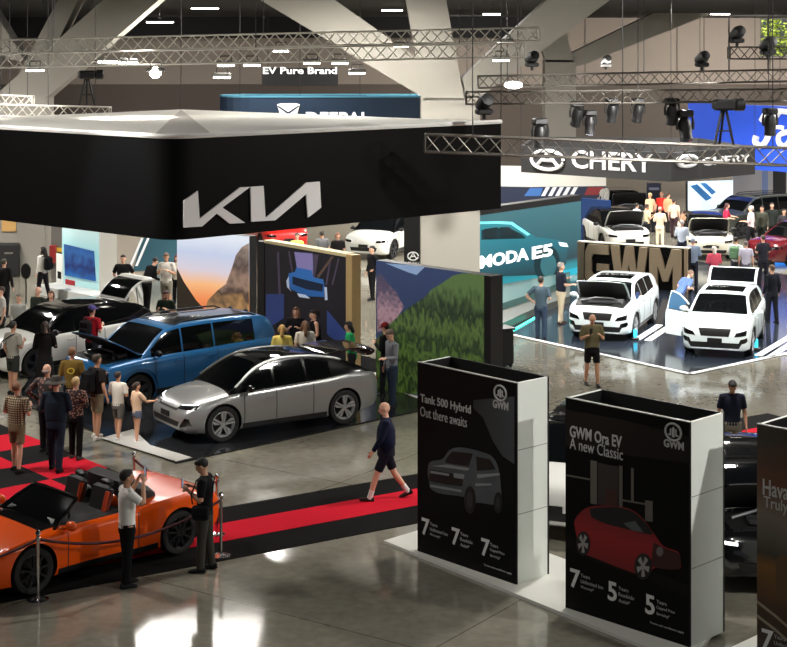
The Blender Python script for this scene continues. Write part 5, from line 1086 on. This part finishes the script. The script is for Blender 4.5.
    if sleeve != 'none':
        for sx in (-1,1):
            S0, E, Wp = sh_[sx]; in_ = TL @ V((sx*.09,0,1.425))
            if sleeve == 'short': q.path([in_, S0, S0.lerp(E,.4), S0.lerp(E,.78)], [.07,.073,.066,.064], 12)
            elif sleeve == 'elbow': q.path([in_, S0, S0.lerp(E,.5), E, E.lerp(Wp,.15)], [.07,.073,.064,.058,.055], 12)
            else: q.path([in_, S0, S0.lerp(E,.5), E, E.lerp(Wp,.5), Wp-(Wp-E)*.04], [.07,.072,.062,.056,.050,.042], 12)
    if bottom == 'dress': q.loft([[V((rx*math.cos(2*PI*i/18), ry*math.sin(2*PI*i/18), z)) for i in range(18)] for z, rx, ry in ((.42,.24,.20),(.6,.22,.18),(.85,.19,.145),(.98,.165,.12))])
    link('shirt' if bottom != 'dress' else 'dress', remesh(q, vox, sm, 'shirt'), root, smooth=180)
    if logo: 
        mb = MB(); mb.lathe([(.02,-.02),(.085,-.02),(.085,.02),(.055,.02),(.055,-.02)], 20, TL @ Matrix.Translation((0,-.118*fat**.5,1.27)) @ Matrix.Rotation(PI/2,4,'X') @ Matrix.Diagonal((1,.8,1,1)), cap=False); mb.build('shirt_print', cmat(logo), root)
    if bottom != 'dress':
        q = MB(); q.loft([[V(((rx*fat**.4)*math.cos(2*PI*i/18), ry*fat**.6*math.sin(2*PI*i/18), z)) for i in range(18)] for z, rx, ry in ((.80,.172,.125),(.86,.176,.128),(.95,.168,.124),(.99,.160,.118))])
        for sx in (-1,1):
            hip, kn, an, tl = [p+V((0,0,dz)) if isinstance(p, Vector) else p for p in lg[sx]]
            if bottom == 'trousers': q.path([hip+V((0,0,.0)), hip.lerp(kn,.35), kn, kn.lerp(an,.4), an+V((0,0,-.02))], [.100,.095,.074,.070,.062], 14)
            elif bottom == 'shorts': q.path([hip+V((0,0,.0)), hip.lerp(kn,.4), hip.lerp(kn,.82)], [.096,.090,.083], 14)
            elif bottom == 'hotpants': q.path([hip+V((0,0,.0)), hip.lerp(kn,.42)], [.100,.100], 14)
        link(bottom if bottom != 'hotpants' else 'shorts', remesh(q, vox, cmat(legs), bottom), root, smooth=180)
    for sx in (-1,1):
        hip, kn, an, tl = [p+V((0,0,dz)) if isinstance(p, Vector) else p for p in lg[sx]]
        pit = tl*.55; Rm = Matrix.Translation(an) @ Matrix.Rotation(-pit, 4, 'X'); m3 = Rm.to_3x3()
        q = MB(); q.loft([[Rm @ V((x_*math.cos(t)*1.0, y_, z_+hh*math.sin(t))) for t in [2*PI*i/12 for i in range(12)]] for y_, x_, z_, hh in ((-.085,.020,-.045,.030),(-.075,.040,-.040,.045),(-.03,.047,-.035,.055),(.04,.047,-.046,.042),(.11,.050,-.055,.033),(.165,.040,-.060,.026),(.185,.018,-.064,.016))])
        q.build('shoe', cmat(shoes, .6), root, smooth=True)
        if socks: d = (kn-an).normalized(); MB().path([an-d*.03, an+d*.05, an+d*.13], [.05,.047,.050], 12).build('sock', cmat(socks), root, smooth=True)
    root['_'] = 0; del root['_']
    return root, TL, HT, sh_, s
def world(root, s, p): return Matrix.Translation(root.location) @ root.rotation_euler.to_matrix().to_4x4() @ (Vector(p)*s)
def backpack(pr, label, c=(26,26,28), z=1.22, side=0):
    root, TL, HT, sh_, s = pr; m = cmat(c)
    r = empty('backpack', world(root, s, TL @ Vector((0,-.145,z))), root.rotation_euler.z, label, 'backpack'); r.scale = (s,)*3
    q = MB(); q.bevbox((0,-.085,0),(.32,.17,.44),.05); q.build('bag_body', m, r, smooth=30); q = MB(); q.bevbox((0,-.185,-.07),(.24,.05,.22),.02); q.build('front_pocket', m, r, smooth=30)
    for sx in (-1,1): MB().path([(sx*.10,-.01,.20),(sx*.11,.02,.235),(sx*.115,.14,.235)], .018, 6, flat=(1.5,.6)).build('strap', m, r, smooth=True)
    MB().path([(-.05,-.06,.21),(0,-.06,.25),(.05,-.06,.21)], .01, 6).build('handle', m, r); return r
def shoulder_bag(pr, label, sx, c=(20,20,22), z=.98):
    root, TL, HT, sh_, s = pr; m = cmat(c)
    r = empty('shoulder_bag', world(root, s, Vector((sx*.285,.0,z))), root.rotation_euler.z, label, 'bag'); r.scale = (s,)*3
    q = MB(); q.bevbox((0,0,0),(.10,.27,.22),.03); q.build('bag_body', m, r, smooth=30); MB().bevbox((sx*.05,0,.03),(.03,.24,.12),.012).build('flap', m, r, smooth=30)
    MB().path([(0,-.12,.13),(-sx*.08,-.16,.30),(-sx*.33,-.14,.46),(-sx*.40,.0,.50),(-sx*.33,.15,.40),(-sx*.06,.16,.25),(0,.12,.13)], .013, 6).build('strap', m, r, smooth=True); return r
def phone(pr, sx, label, up_=.06):
    root, TL, HT, sh_, s = pr; w = sh_[sx][2]; d = (w-sh_[sx][1]).normalized()
    r = empty('smartphone', world(root, s, w+d*.10+Vector((0,.03,up_))), root.rotation_euler.z, label, 'phone'); MB().bevbox((0,0,0),(.076,.01,.155),.004).build('phone_body', BLACK, r); MB().box((0,-.006,0),(.068,.003,.142)).build('phone_screen', mat('phone screen', (120,140,160), .2, emit=.6), r); return r
BLK = (18,18,20); W_ = (226,224,218); GREYH = (150,146,140); BLON = (190,160,110)
# --- foreground
p = person(('feet',127,586), -62, 'man in white shirt and black trousers photographing the orange car', 1.76, skin='b', shirt=(232,230,224), legs=BLK, hair=(20,18,16), L='face', R='face', stance=(3,2,-3,2)); phone(p, 1, 'phone held up by the white-shirted photographer', .07)
p = person(('feet',205,571), 82, 'man in black tee and grey trousers looking down at the tail of the orange car', 1.76, skin='b', shirt=BLK, legs=(62,60,54), hair=(20,18,16), L='phone', R='phone', nod=28); shoulder_bag(p, 'black shoulder bag on the man by the orange tail', -1); phone(p, -1, 'phone in the hands of the man by the orange tail')
person(('feet',386,500), 92, 'bald man in navy top and shorts walking along the red-striped carpet', 1.76, fat=1.5, shirt=(22,27,48), sleeve='long', legs=(28,30,40), bottom='shorts', shoes=(46,34,30), socks=(226,226,222), style='bald', hair=None, L='ahead', R='swing', nod=14, stance=(24,8,-20,16))
person(('feet',392,407), 118, 'man in grey shirt and jeans standing behind the silver car tail', 1.76, shirt=(118,120,126), sleeve='long', legs=(40,50,66), hair=(96,84,70), L='fwd', R='down', nod=26)
person(('feet',386,396), 60, 'person in dark jacket and red cap next to the picture wall', 1.70, shirt=(26,26,28), sleeve='long', legs=(26,26,30), hat=('cap', (120,36,34)), L='phone', R='phone', nod=15)
person(('feet',56,471), -8, 'big man in wide-brimmed hat and dark blue shirt seen from behind', 1.80, fat=1.3, shirt=(30,38,50), sleeve='elbow', legs=(34,40,54), shoes=(24,22,22), hat=('brim', (74,70,66)), L='phone', R='phone', hair=(90,84,78), stance=(9,3,-9,4))
person(('feet',17,472), -22, 'man in tan plaid shirt and khaki shorts at the edge of the checked carpet', 1.72, fat=1.1, shirt=pattern('plaid cloth', (190,172,140), (84,70,54), 7, 'plaid'), legs=(120,106,82), bottom='shorts', shoes=(32,28,26), hair=(120,84,60), R='phone', L='phone', stance=(6,2,-6,3))
person(('feet',76,459), -16, 'short blond-haired woman in dark floral blouse and black trousers', 1.62, shirt=pattern('floral cloth', (36,24,24), (168,120,104), 22, 'dots'), sleeve='elbow', legs=BLK, shoes=(70,60,56), hair=BLON, style='short', L='phone', R='phone')
person(('feet',47,453), -20, 'balding man in dark top, half hidden behind the hat wearer', 1.78, shirt=pattern('dark camo cloth', (52,50,48), (150,110,100), 14, 'dots'), sleeve='long', legs=(24,24,28), style='bald', hair=GREYH, L='hip', R='phone')
person(('feet',72,428), 0, 'man in mustard tee with a ring print on the back', 1.72, shirt=(120,98,48), sleeve='elbow', legs=(24,24,26), bottom='trousers', hair=(120,84,56), L='phone', R='phone', logo=(206,186,70))
p = person(('feet',97,439), -42, 'man with black backpack, dark tee and khaki shorts, white shoes', 1.76, skin='b', shirt=(36,32,32), legs=(134,122,100), bottom='shorts', shoes=(216,212,206), hair=(56,44,36), L='phone', R='down'); backpack(p, 'black backpack on the man in khaki shorts')
person(('feet',118,440), -22, 'child in pale tee and grey shorts beside the backpack wearer', 1.42, skin='b', shirt=(206,200,188), legs=(92,88,84), bottom='shorts', shoes=(200,196,190), hair=(44,34,28), L='phone', R='phone', stance=(12,4,-10,6))
person(('feet',137,443), -52, 'small child in peach top and denim shorts reaching for the silver car', 1.25, skin='b', shirt=(214,180,150), sleeve='short', legs=(84,92,108), bottom='hotpants', shoes=(206,200,196), hair=(54,38,28), style='pony', L='down', R='reach')
p = person(('feet',13,395), -30, 'man in grey tee and dark shorts facing the white car', 1.72, skin='b', shirt=(150,146,136), legs=(48,50,48), bottom='shorts', hair=(36,30,26), L='down', R='phone'); shoulder_bag(p, 'black bag slung on the man in the grey tee', -1)
person(('feet',45,394), 5, 'dark-dressed person standing at the front wheel of the white car', 1.70, shirt=(30,28,28), sleeve='long', legs=(28,26,26), bottom='dress', hair=(60,44,36), style='bob', L='phone', R='phone')
p = person(('head',92,306), -30, 'person in red shirt and purple cap between the white and blue cars', 1.78, shirt=(170,32,44), legs=(40,40,44), hat=('cap', (88,78,140)), L='phone', R='phone'); backpack(p, 'dark backpack on the purple cap wearer', (34,30,34))
# --- left background
person(('head',4,259), -10, 'person in dark jacket cut by the left edge near the black case', 1.75, shirt=(34,32,32), sleeve='long', legs=(30,30,34), hair=(60,54,40))
p = person(('head',43,247), 60, 'dark-haired woman in white top walking by the white booth', 1.70, shirt=(220,216,208), sleeve='long', legs=(30,28,32), hair=(24,20,18), style='long', stance=(12,5,-10,6)); backpack(p, 'black backpack on the woman by the white booth', (22,22,24))
person(('head',19,294), 160, 'person in grey and white striped top at far left', 1.70, shirt=pattern('stripe cloth', (188,186,178), (110,114,108), 12, 'stripe'), sleeve='long', legs=(50,50,54), hair=(110,104,96))
person(('head',38,287), 150, 'balding man in dark green top behind the white car bonnet', 1.72, shirt=(44,52,44), sleeve='long', legs=(40,40,44), style='bald', hair=GREYH)
person(('head',1,287), 120, 'person in pale top half cut by the left edge', 1.70, shirt=(190,186,180), legs=(40,40,40), hair=(60,48,40))
person(('head',51,291), 170, 'brown-haired woman in black behind the white car windscreen', 1.66, shirt=(30,28,30), sleeve='long', legs=(28,28,30), hair=(96,66,48), style='bob')
person(('head',123,255), 180, 'staff man in black tee standing upright beside the white wall', 1.80, shirt=(22,22,24), legs=(26,26,28), hair=(34,26,22), L='back', R='back')
person(('head',147,256), -40, 'man in black jacket bending over the white car tailgate', 1.74, shirt=(22,22,24), sleeve='long', legs=(22,22,24), hair=(30,26,24), lean=28, L='fwd', R='fwd', nod=10)
person(('head',166.5,253), 170, 'man in white tee and grey shorts near the sunset screen', 1.84, skin='b', shirt=(214,210,202), legs=(132,128,116), bottom='shorts', hair=(110,84,64), L='phone', R='phone', nod=15)
person(('head',177,255), 170, 'red-haired woman in cream top touching the sunset screen edge', 1.58, shirt=(208,198,180), legs=(28,26,30), hair=(140,44,36), style='long', L='phone', R='fwd')
person(('head',166,290), 165, 'bearded man in dark green tee behind the blue car roof', 1.72, skin='b', shirt=(34,44,36), legs=(36,36,40), hair=(60,36,28), style='beard', L='phone', R='phone', nod=20)
person(('head',230,306.5), 10, 'dark-haired head left of two peeping over the blue car roof', 1.44, shirt=(200,196,190), legs=(40,40,44), hair=(22,20,20))
person(('head',245.5,309), -10, 'dark-haired head right of two peeping over the blue car roof', 1.46, shirt=(190,186,182), legs=(40,40,44), hair=(24,22,22))
person(('head',282,325), 5, 'blond person in yellow top behind the silver car', 1.62, shirt=(226,204,110), legs=(60,60,64), hair=(180,140,80), style='bob')
person(('head',296,307.5), 170, 'woman in black with white lanyard card by the printed wall', 1.70, shirt=(24,22,26), sleeve='short', legs=(26,26,28), hair=(96,62,42), style='long', L='phone', R='phone')
person(('head',317,309.5), 110, 'woman in sleeveless black top leaning towards the lanyard wearer', 1.70, shirt=(24,22,26), sleeve='none', legs=(26,26,28), hair=(34,26,24), style='pony', L='fwd', R='hip', lean=8)
person(('head',305,321), 10, 'brown long-haired person in white top in front of the two women in black', 1.62, shirt=(206,200,190), legs=(60,60,64), hair=(110,76,52), style='long')
person(('head',352,321.5), 100, 'woman in bright green top at the pale timber wall end', 1.62, shirt=(40,160,96), legs=(40,40,44), hair=(22,20,22), style='bob', L='fwd', R='fwd', lean=8)
person(('head',372,246), 120, 'dark figure standing behind the forest picture wall', 1.74, shirt=(20,20,22), sleeve='long', legs=(20,20,22), hair=(24,22,22), L='hip', R='down')
# --- right stand
person(('feet',541,340), -20, 'man in grey-teal tee and jeans facing the teal screen', 1.76, shirt=(74,92,104), legs=(52,66,86), hair=(50,44,40), L='hip', R='phone')
person(('feet',561,324), -75, 'man in navy tee and beige trousers beside the open white bonnet', 1.80, fat=1.15, shirt=(30,34,46), legs=(186,172,148), shoes=(60,50,44), hair=(130,124,118), L='phone', R='fwd')
p = person(('feet',592,386), 186, 'man in olive tee and black shorts looking down at his hands', 1.74, fat=1.15, skin='b', shirt=(104,98,72), legs=(22,22,24), bottom='shorts', shoes=(60,58,56), style='bald', hair=(90,80,70), L='phone', R='phone', nod=26, stance=(10,3,-10,4)); phone(p, 1, 'phone held by the man in the olive tee')
person(('head',732,379.5), 178, 'man in navy polo looking down behind the tall poster with the red car', 1.76, skin='b', shirt=(30,34,48), legs=(120,112,100), hair=(24,20,18), L='down', R='down', nod=30)
person(('head',714,246), 8, 'white-haired woman in pink-red dress behind the pale crossover', 1.62, shirt=(206,84,104), sleeve='elbow', legs=BLK, bottom='dress', hair=(214,206,196), style='bob', L='phone', R='phone')
person(('head',693,238), -12, 'person in grey-blue shirt right of the letter sign', 1.70, shirt=(128,146,168), sleeve='elbow', legs=(44,48,58), hair=(128,140,156), L='phone', R='phone')
person(('head',682,220), -20, 'person in pale blue top behind the letter sign', 1.68, shirt=(196,206,222), sleeve='long', legs=(44,50,66), hair=(190,186,184), L='phone', R='phone')
p = person(('head',736,237), -25, 'person in white top wearing a green backpack', 1.70, shirt=(222,224,222), sleeve='long', legs=(70,72,80), hair=(40,34,30), L='phone', R='phone'); backpack(p, 'green backpack on the white-topped visitor', (104,140,106))
person(('head',746,241), -20, 'person in lilac-grey top next to the green backpack', 1.62, shirt=(186,184,200), legs=(90,90,98), hair=(110,100,96))
person(('head',763,235), 20, 'man in dark tee behind the open white tailgate', 1.74, shirt=(42,42,50), legs=(40,40,46), hair=(70,58,50), L='phone', R='phone')
person(('feet',751,250), 60, 'white-haired man in pale pink shirt before the olive four-wheel drive', 1.76, shirt=(226,204,206), sleeve='elbow', legs=(26,24,28), hair=(206,200,192), L='fwd', R='down', stance=(10,4,-8,5))
person(('feet',647,246), -70, 'man in tan shirt and black trousers at the white car side', 1.70, skin='b', shirt=(196,176,142), legs=(20,20,22), hair=(50,40,34), L='phone', R='phone')
person(('feet',660,248), -8, 'person in beige jacket and cream trousers seen from behind', 1.66, shirt=(184,168,148), sleeve='long', legs=(206,192,168), hair=(206,150,130), style='short', L='phone', R='phone')
person(('head',650,193), 30, 'person in peach shirt standing far left in the back group', 1.72, shirt=(236,190,150), legs=(30,28,30), hair=(206,180,130))
person(('head',661.5,192), 160, 'person in bright red top in the middle of the back group', 1.70, shirt=(214,54,44), legs=(40,30,30), hair=(196,150,120))
person(('head',668,193), -60, 'person in orange-tan tee behind the beige jacket', 1.72, shirt=(222,156,116), legs=(40,36,36), hair=(60,44,36))
person(('head',674,199), -30, 'person in pale salmon top beside the cream saloon', 1.66, shirt=(228,188,164), legs=(56,40,44), hair=(50,40,36))
person(('head',637,203), -60, 'person in pale blue and white by the far white car wing', 1.68, shirt=(206,214,226), legs=(60,60,70), hair=(40,36,34))
person(('head',725,203), -100, 'woman in crimson top reaching towards the cream saloon', 1.68, shirt=(190,44,74), sleeve='elbow', legs=(40,36,40), hair=(60,26,30), style='bob', L='reach', R='fwd', lean=8)
person(('head',762,206), 150, 'person in olive jacket at the back right', 1.72, shirt=(70,72,62), sleeve='long', legs=(40,42,38), hair=(50,44,40))
person(('head',772,203), 170, 'tall person in dark green at the back right', 1.76, shirt=(40,44,42), sleeve='long', legs=(34,36,36), hair=(60,52,46))
person(('head',784,209), 190, 'person in charcoal clothes at the back right edge', 1.70, shirt=(50,48,52), sleeve='long', legs=(40,40,44), hair=(56,48,42))
person(('head',772,265), 20, 'man in black suit standing at the tail of the pale crossover', 1.72, shirt=(24,26,32), sleeve='long', legs=(28,30,36), hair=(80,60,48), L='down', R='down')
person(('feet',680,323), -60, 'person in blue checked shirt behind the open car door', 1.66, shirt=pattern('blue check cloth', (120,152,206), (60,84,140), 16, 'plaid'), legs=(60,70,96), hair=(120,96,80), L='phone', R='phone', lean=38)
person(('head',297,233), 170, 'person in yellow top far behind the cream-topped printed wall', 1.70, shirt=(226,206,110), legs=(50,50,54), hair=(40,34,30))
person(('head',322,231), 10, 'person in grey far behind the printed wall, right of the yellow top', 1.72, shirt=(120,122,126), legs=(50,50,54), hair=(40,34,30))
person(('head',338,233), 190, 'auburn-haired person in black far behind the printed wall', 1.66, shirt=(30,26,28), legs=(30,30,34), hair=(120,64,40), style='bob')
# ---------------------------------------------------------------- rope barrier round the roadster
def stanchion(c, label):
    r = empty('rope_post', c, 0, label, 'barrier post', 'chrome rope posts round the orange car')
    MB().lathe([(.002,0),(.16,0),(.16,.012),(.10,.03),(.03,.045)], 20).build('base', CHROME, r, smooth=30); MB().lathe([(.025,.04),(.025,.94),(.002,.945)], 12).build('pole', CHROME, r, smooth=30); MB().lathe([(.002,.945),(.03,.95),(.045,.985),(.03,1.02),(.002,1.03)], 14).build('cap', CHROME, r, smooth=True)
    MB().lathe([(.03,.88),(.04,.885),(.04,.915),(.03,.92)], 14).build('collar', CHROME, r, smooth=30); return Vector(c)
S1 = stanchion(G(38,600), 'chrome rope post in front of the orange car door'); S2 = stanchion(G(221,556), 'chrome rope post at the tail of the orange car'); S3 = stanchion(G(134,510), 'chrome rope post behind the orange car')
S4 = stanchion(G(217,535), 'chrome rope post right of the man with the shoulder bag')
S5 = Vector((S1.x-2.7, S1.y-1.9, 0))
ROPE = mat('rope dark red', (70,14,22), .7)
def rope(a, b, label, sag=.28): 
    pts = [a.lerp(b, i/16)+Vector((0,0,.90-sag*4*(i/16)*(1-i/16))) for i in range(17)]; tag(MB().path(pts, .022, 8).build('barrier_rope', ROPE, smooth=True), label, 'rope')
rope(S1, S2, 'dark red rope along the near side of the orange car', .30); rope(S5, S1, 'dark red rope leaving the picture at the orange car nose', .26); rope(S3, S4, 'dark red rope behind the orange car tail', .25)
# pole with round disc at far left
c = G(26,331); r = empty('sign_stand', c, 0, 'thin pole with a dark round disc among the people at far left', 'sign stand'); dz = P(26,271,c.y).z
MB().tube((0,0,0.03),(0,0,dz),.022,n=8).build('pole', mat('pole grey', (70,66,60), .4), r); MB().lathe([(.002,-.03),(.20,-.03),(.21,0),(.20,.03),(.002,.03)], 20, Matrix.Translation((0,0,dz)) @ Matrix.Rotation(PI/2,4,'X') @ Matrix.Diagonal((.7,1.1,1,1))).build('disc', BLACK, r, smooth=30); MB().lathe([(.002,0),(.2,0),(.2,.02),(.02,.04)], 16).build('base', BLACK, r, smooth=30)
# added glowing blocks stand in for the cyan glow on the crossovers' tyres
for (u, v, l) in ((634,339,'added cyan glow at the wheel of the white crossover'),(754,349,'added cyan glow at the wheel of the pale crossover')):
    c = G(u, v); r = empty('tyre_glow', c+Vector((0,-.25,.03)), 0, l, 'lamp', 'cyan tyre glows'); MB().bevbox((0,0,.03),(.22,.14,.06),.02).build('lamp_housing', BLACK, r); MB().bevbox((0,0,.17),(.10,.06,.24),.02).build('glow_tube', mat('cyan tyre glow', (50,190,225), .4, emit=1.5), r)
# ================================================================ LIGHT
def area(p, size, power, rot=(0,0,0), col=(1,.96,.90), sy=None):
    l = bpy.data.lights.new('area_lamp', 'AREA'); l.shape = 'RECTANGLE'; l.size = size; l.size_y = sy or size; l.energy = power; l.color = col
    o = bpy.data.objects.new('area_lamp', l); COL.objects.link(o); o.location = p; o.rotation_euler = rot; return o
def spot(p, target, power, deg=40, blend=.5, r=.2, col=(1,.97,.92)):
    l = bpy.data.lights.new('aimed_spot', 'SPOT'); l.energy = power; l.spot_size = math.radians(deg); l.spot_blend = blend; l.shadow_soft_size = r; l.color = col
    o = bpy.data.objects.new('aimed_spot', l); COL.objects.link(o); o.location = p; d = Vector(target)-Vector(p); o.rotation_euler = d.to_track_quat('-Z', 'Y').to_euler(); return o
W = bpy.data.worlds.new('hall'); SC.world = W; W.use_nodes = True; bg = W.node_tree.nodes['Background']; bg.inputs[0].default_value = (.80,.88,1,1); bg.inputs[1].default_value = .14
for xs, y, e in (((-13,3,19),17,150),((-11,6,19),30,1000),((-1,15,24),46,1600),((-16,),50,1600),((3.4,11,23),59,2400),((-4.5,),56,900),((-12,2,20),76,2800)):
    for x in xs: area((x, y, 9.75), .85, e)
for x, e in ((-16,500), (4,1100), (22,2000)): area((x, 95, 9.2), 2.5, e, rot=(math.radians(35),0,0), col=(1,.93,.86))  # added lamps that brighten the back wall
# added up-lights, without fixtures, to brighten the concrete struts
for x, y, e in ((-11,46,260),(-3,45,240),(6,45,240),(12,60,420),(-8,58,260)): area((x, y, 7.6), 1.5, e, rot=(PI,0,0), col=(1,.95,.86))
l = bpy.data.lights.new('sun', 'SUN'); l.energy = 11; l.color = (1,.95,.8); o = bpy.data.objects.new('sun', l); COL.objects.link(o); o.rotation_euler = Vector((.72,.28,-.62)).to_track_quat('-Z','Y').to_euler()
spot((13,17,9.2), (4.2,23,1.6), 3600, 40); spot((9,36,9.2), (1.7,50,3.5), 15000, 24)  # added spots that whiten the poster sides and the middle column
# spots aimed at the cars; left column and left white car get added ones
c = ev6.root.location; spot((c.x-4, c.y-6, 9.3), (c.x-.8, c.y-.3, .7), 2600, 30)
spot((-6, 38, 9.0), (-6.5, 36, .6), 1500, 50); spot((-11,45,9.2), (-13.6,57,2), 3500, 40); spot((-11.5,33.5,9.3), (-8.2,40.6,.8), 2600, 40)
for o_ in (om1, om2):
    q = o_.root.location; spot((q.x-1.5, q.y-8, 8.8), (q.x, q.y-.5, .8), 5200, 34); spot((q.x+3, q.y-3, 8.9), (q.x, q.y, .8), 2500, 45)
spot((8,60,9.3), (14.0,66,.8), 6500, 55); spot((16,62,9.3), (15,66,.8), 2500, 60)
area((-4.6,36.5,kbot+.9), 3.0, 260, col=(1,.95,.88))  # added lamp in the banner ring; its floor reflection stands for lit fabric
spot((2.5,20,9.2), (3.6,26,1.6), 700, 40)
SC.view_settings.view_transform = 'Standard'; SC.view_settings.look = 'None'; SC.view_settings.gamma = 1; SC.view_settings.use_curve_mapping = False; SC.view_settings.exposure = .0
try: SC.cycles.use_denoising = True; SC.cycles.max_bounces = 8; SC.cycles.sample_clamp_indirect = 6
except Exception: pass
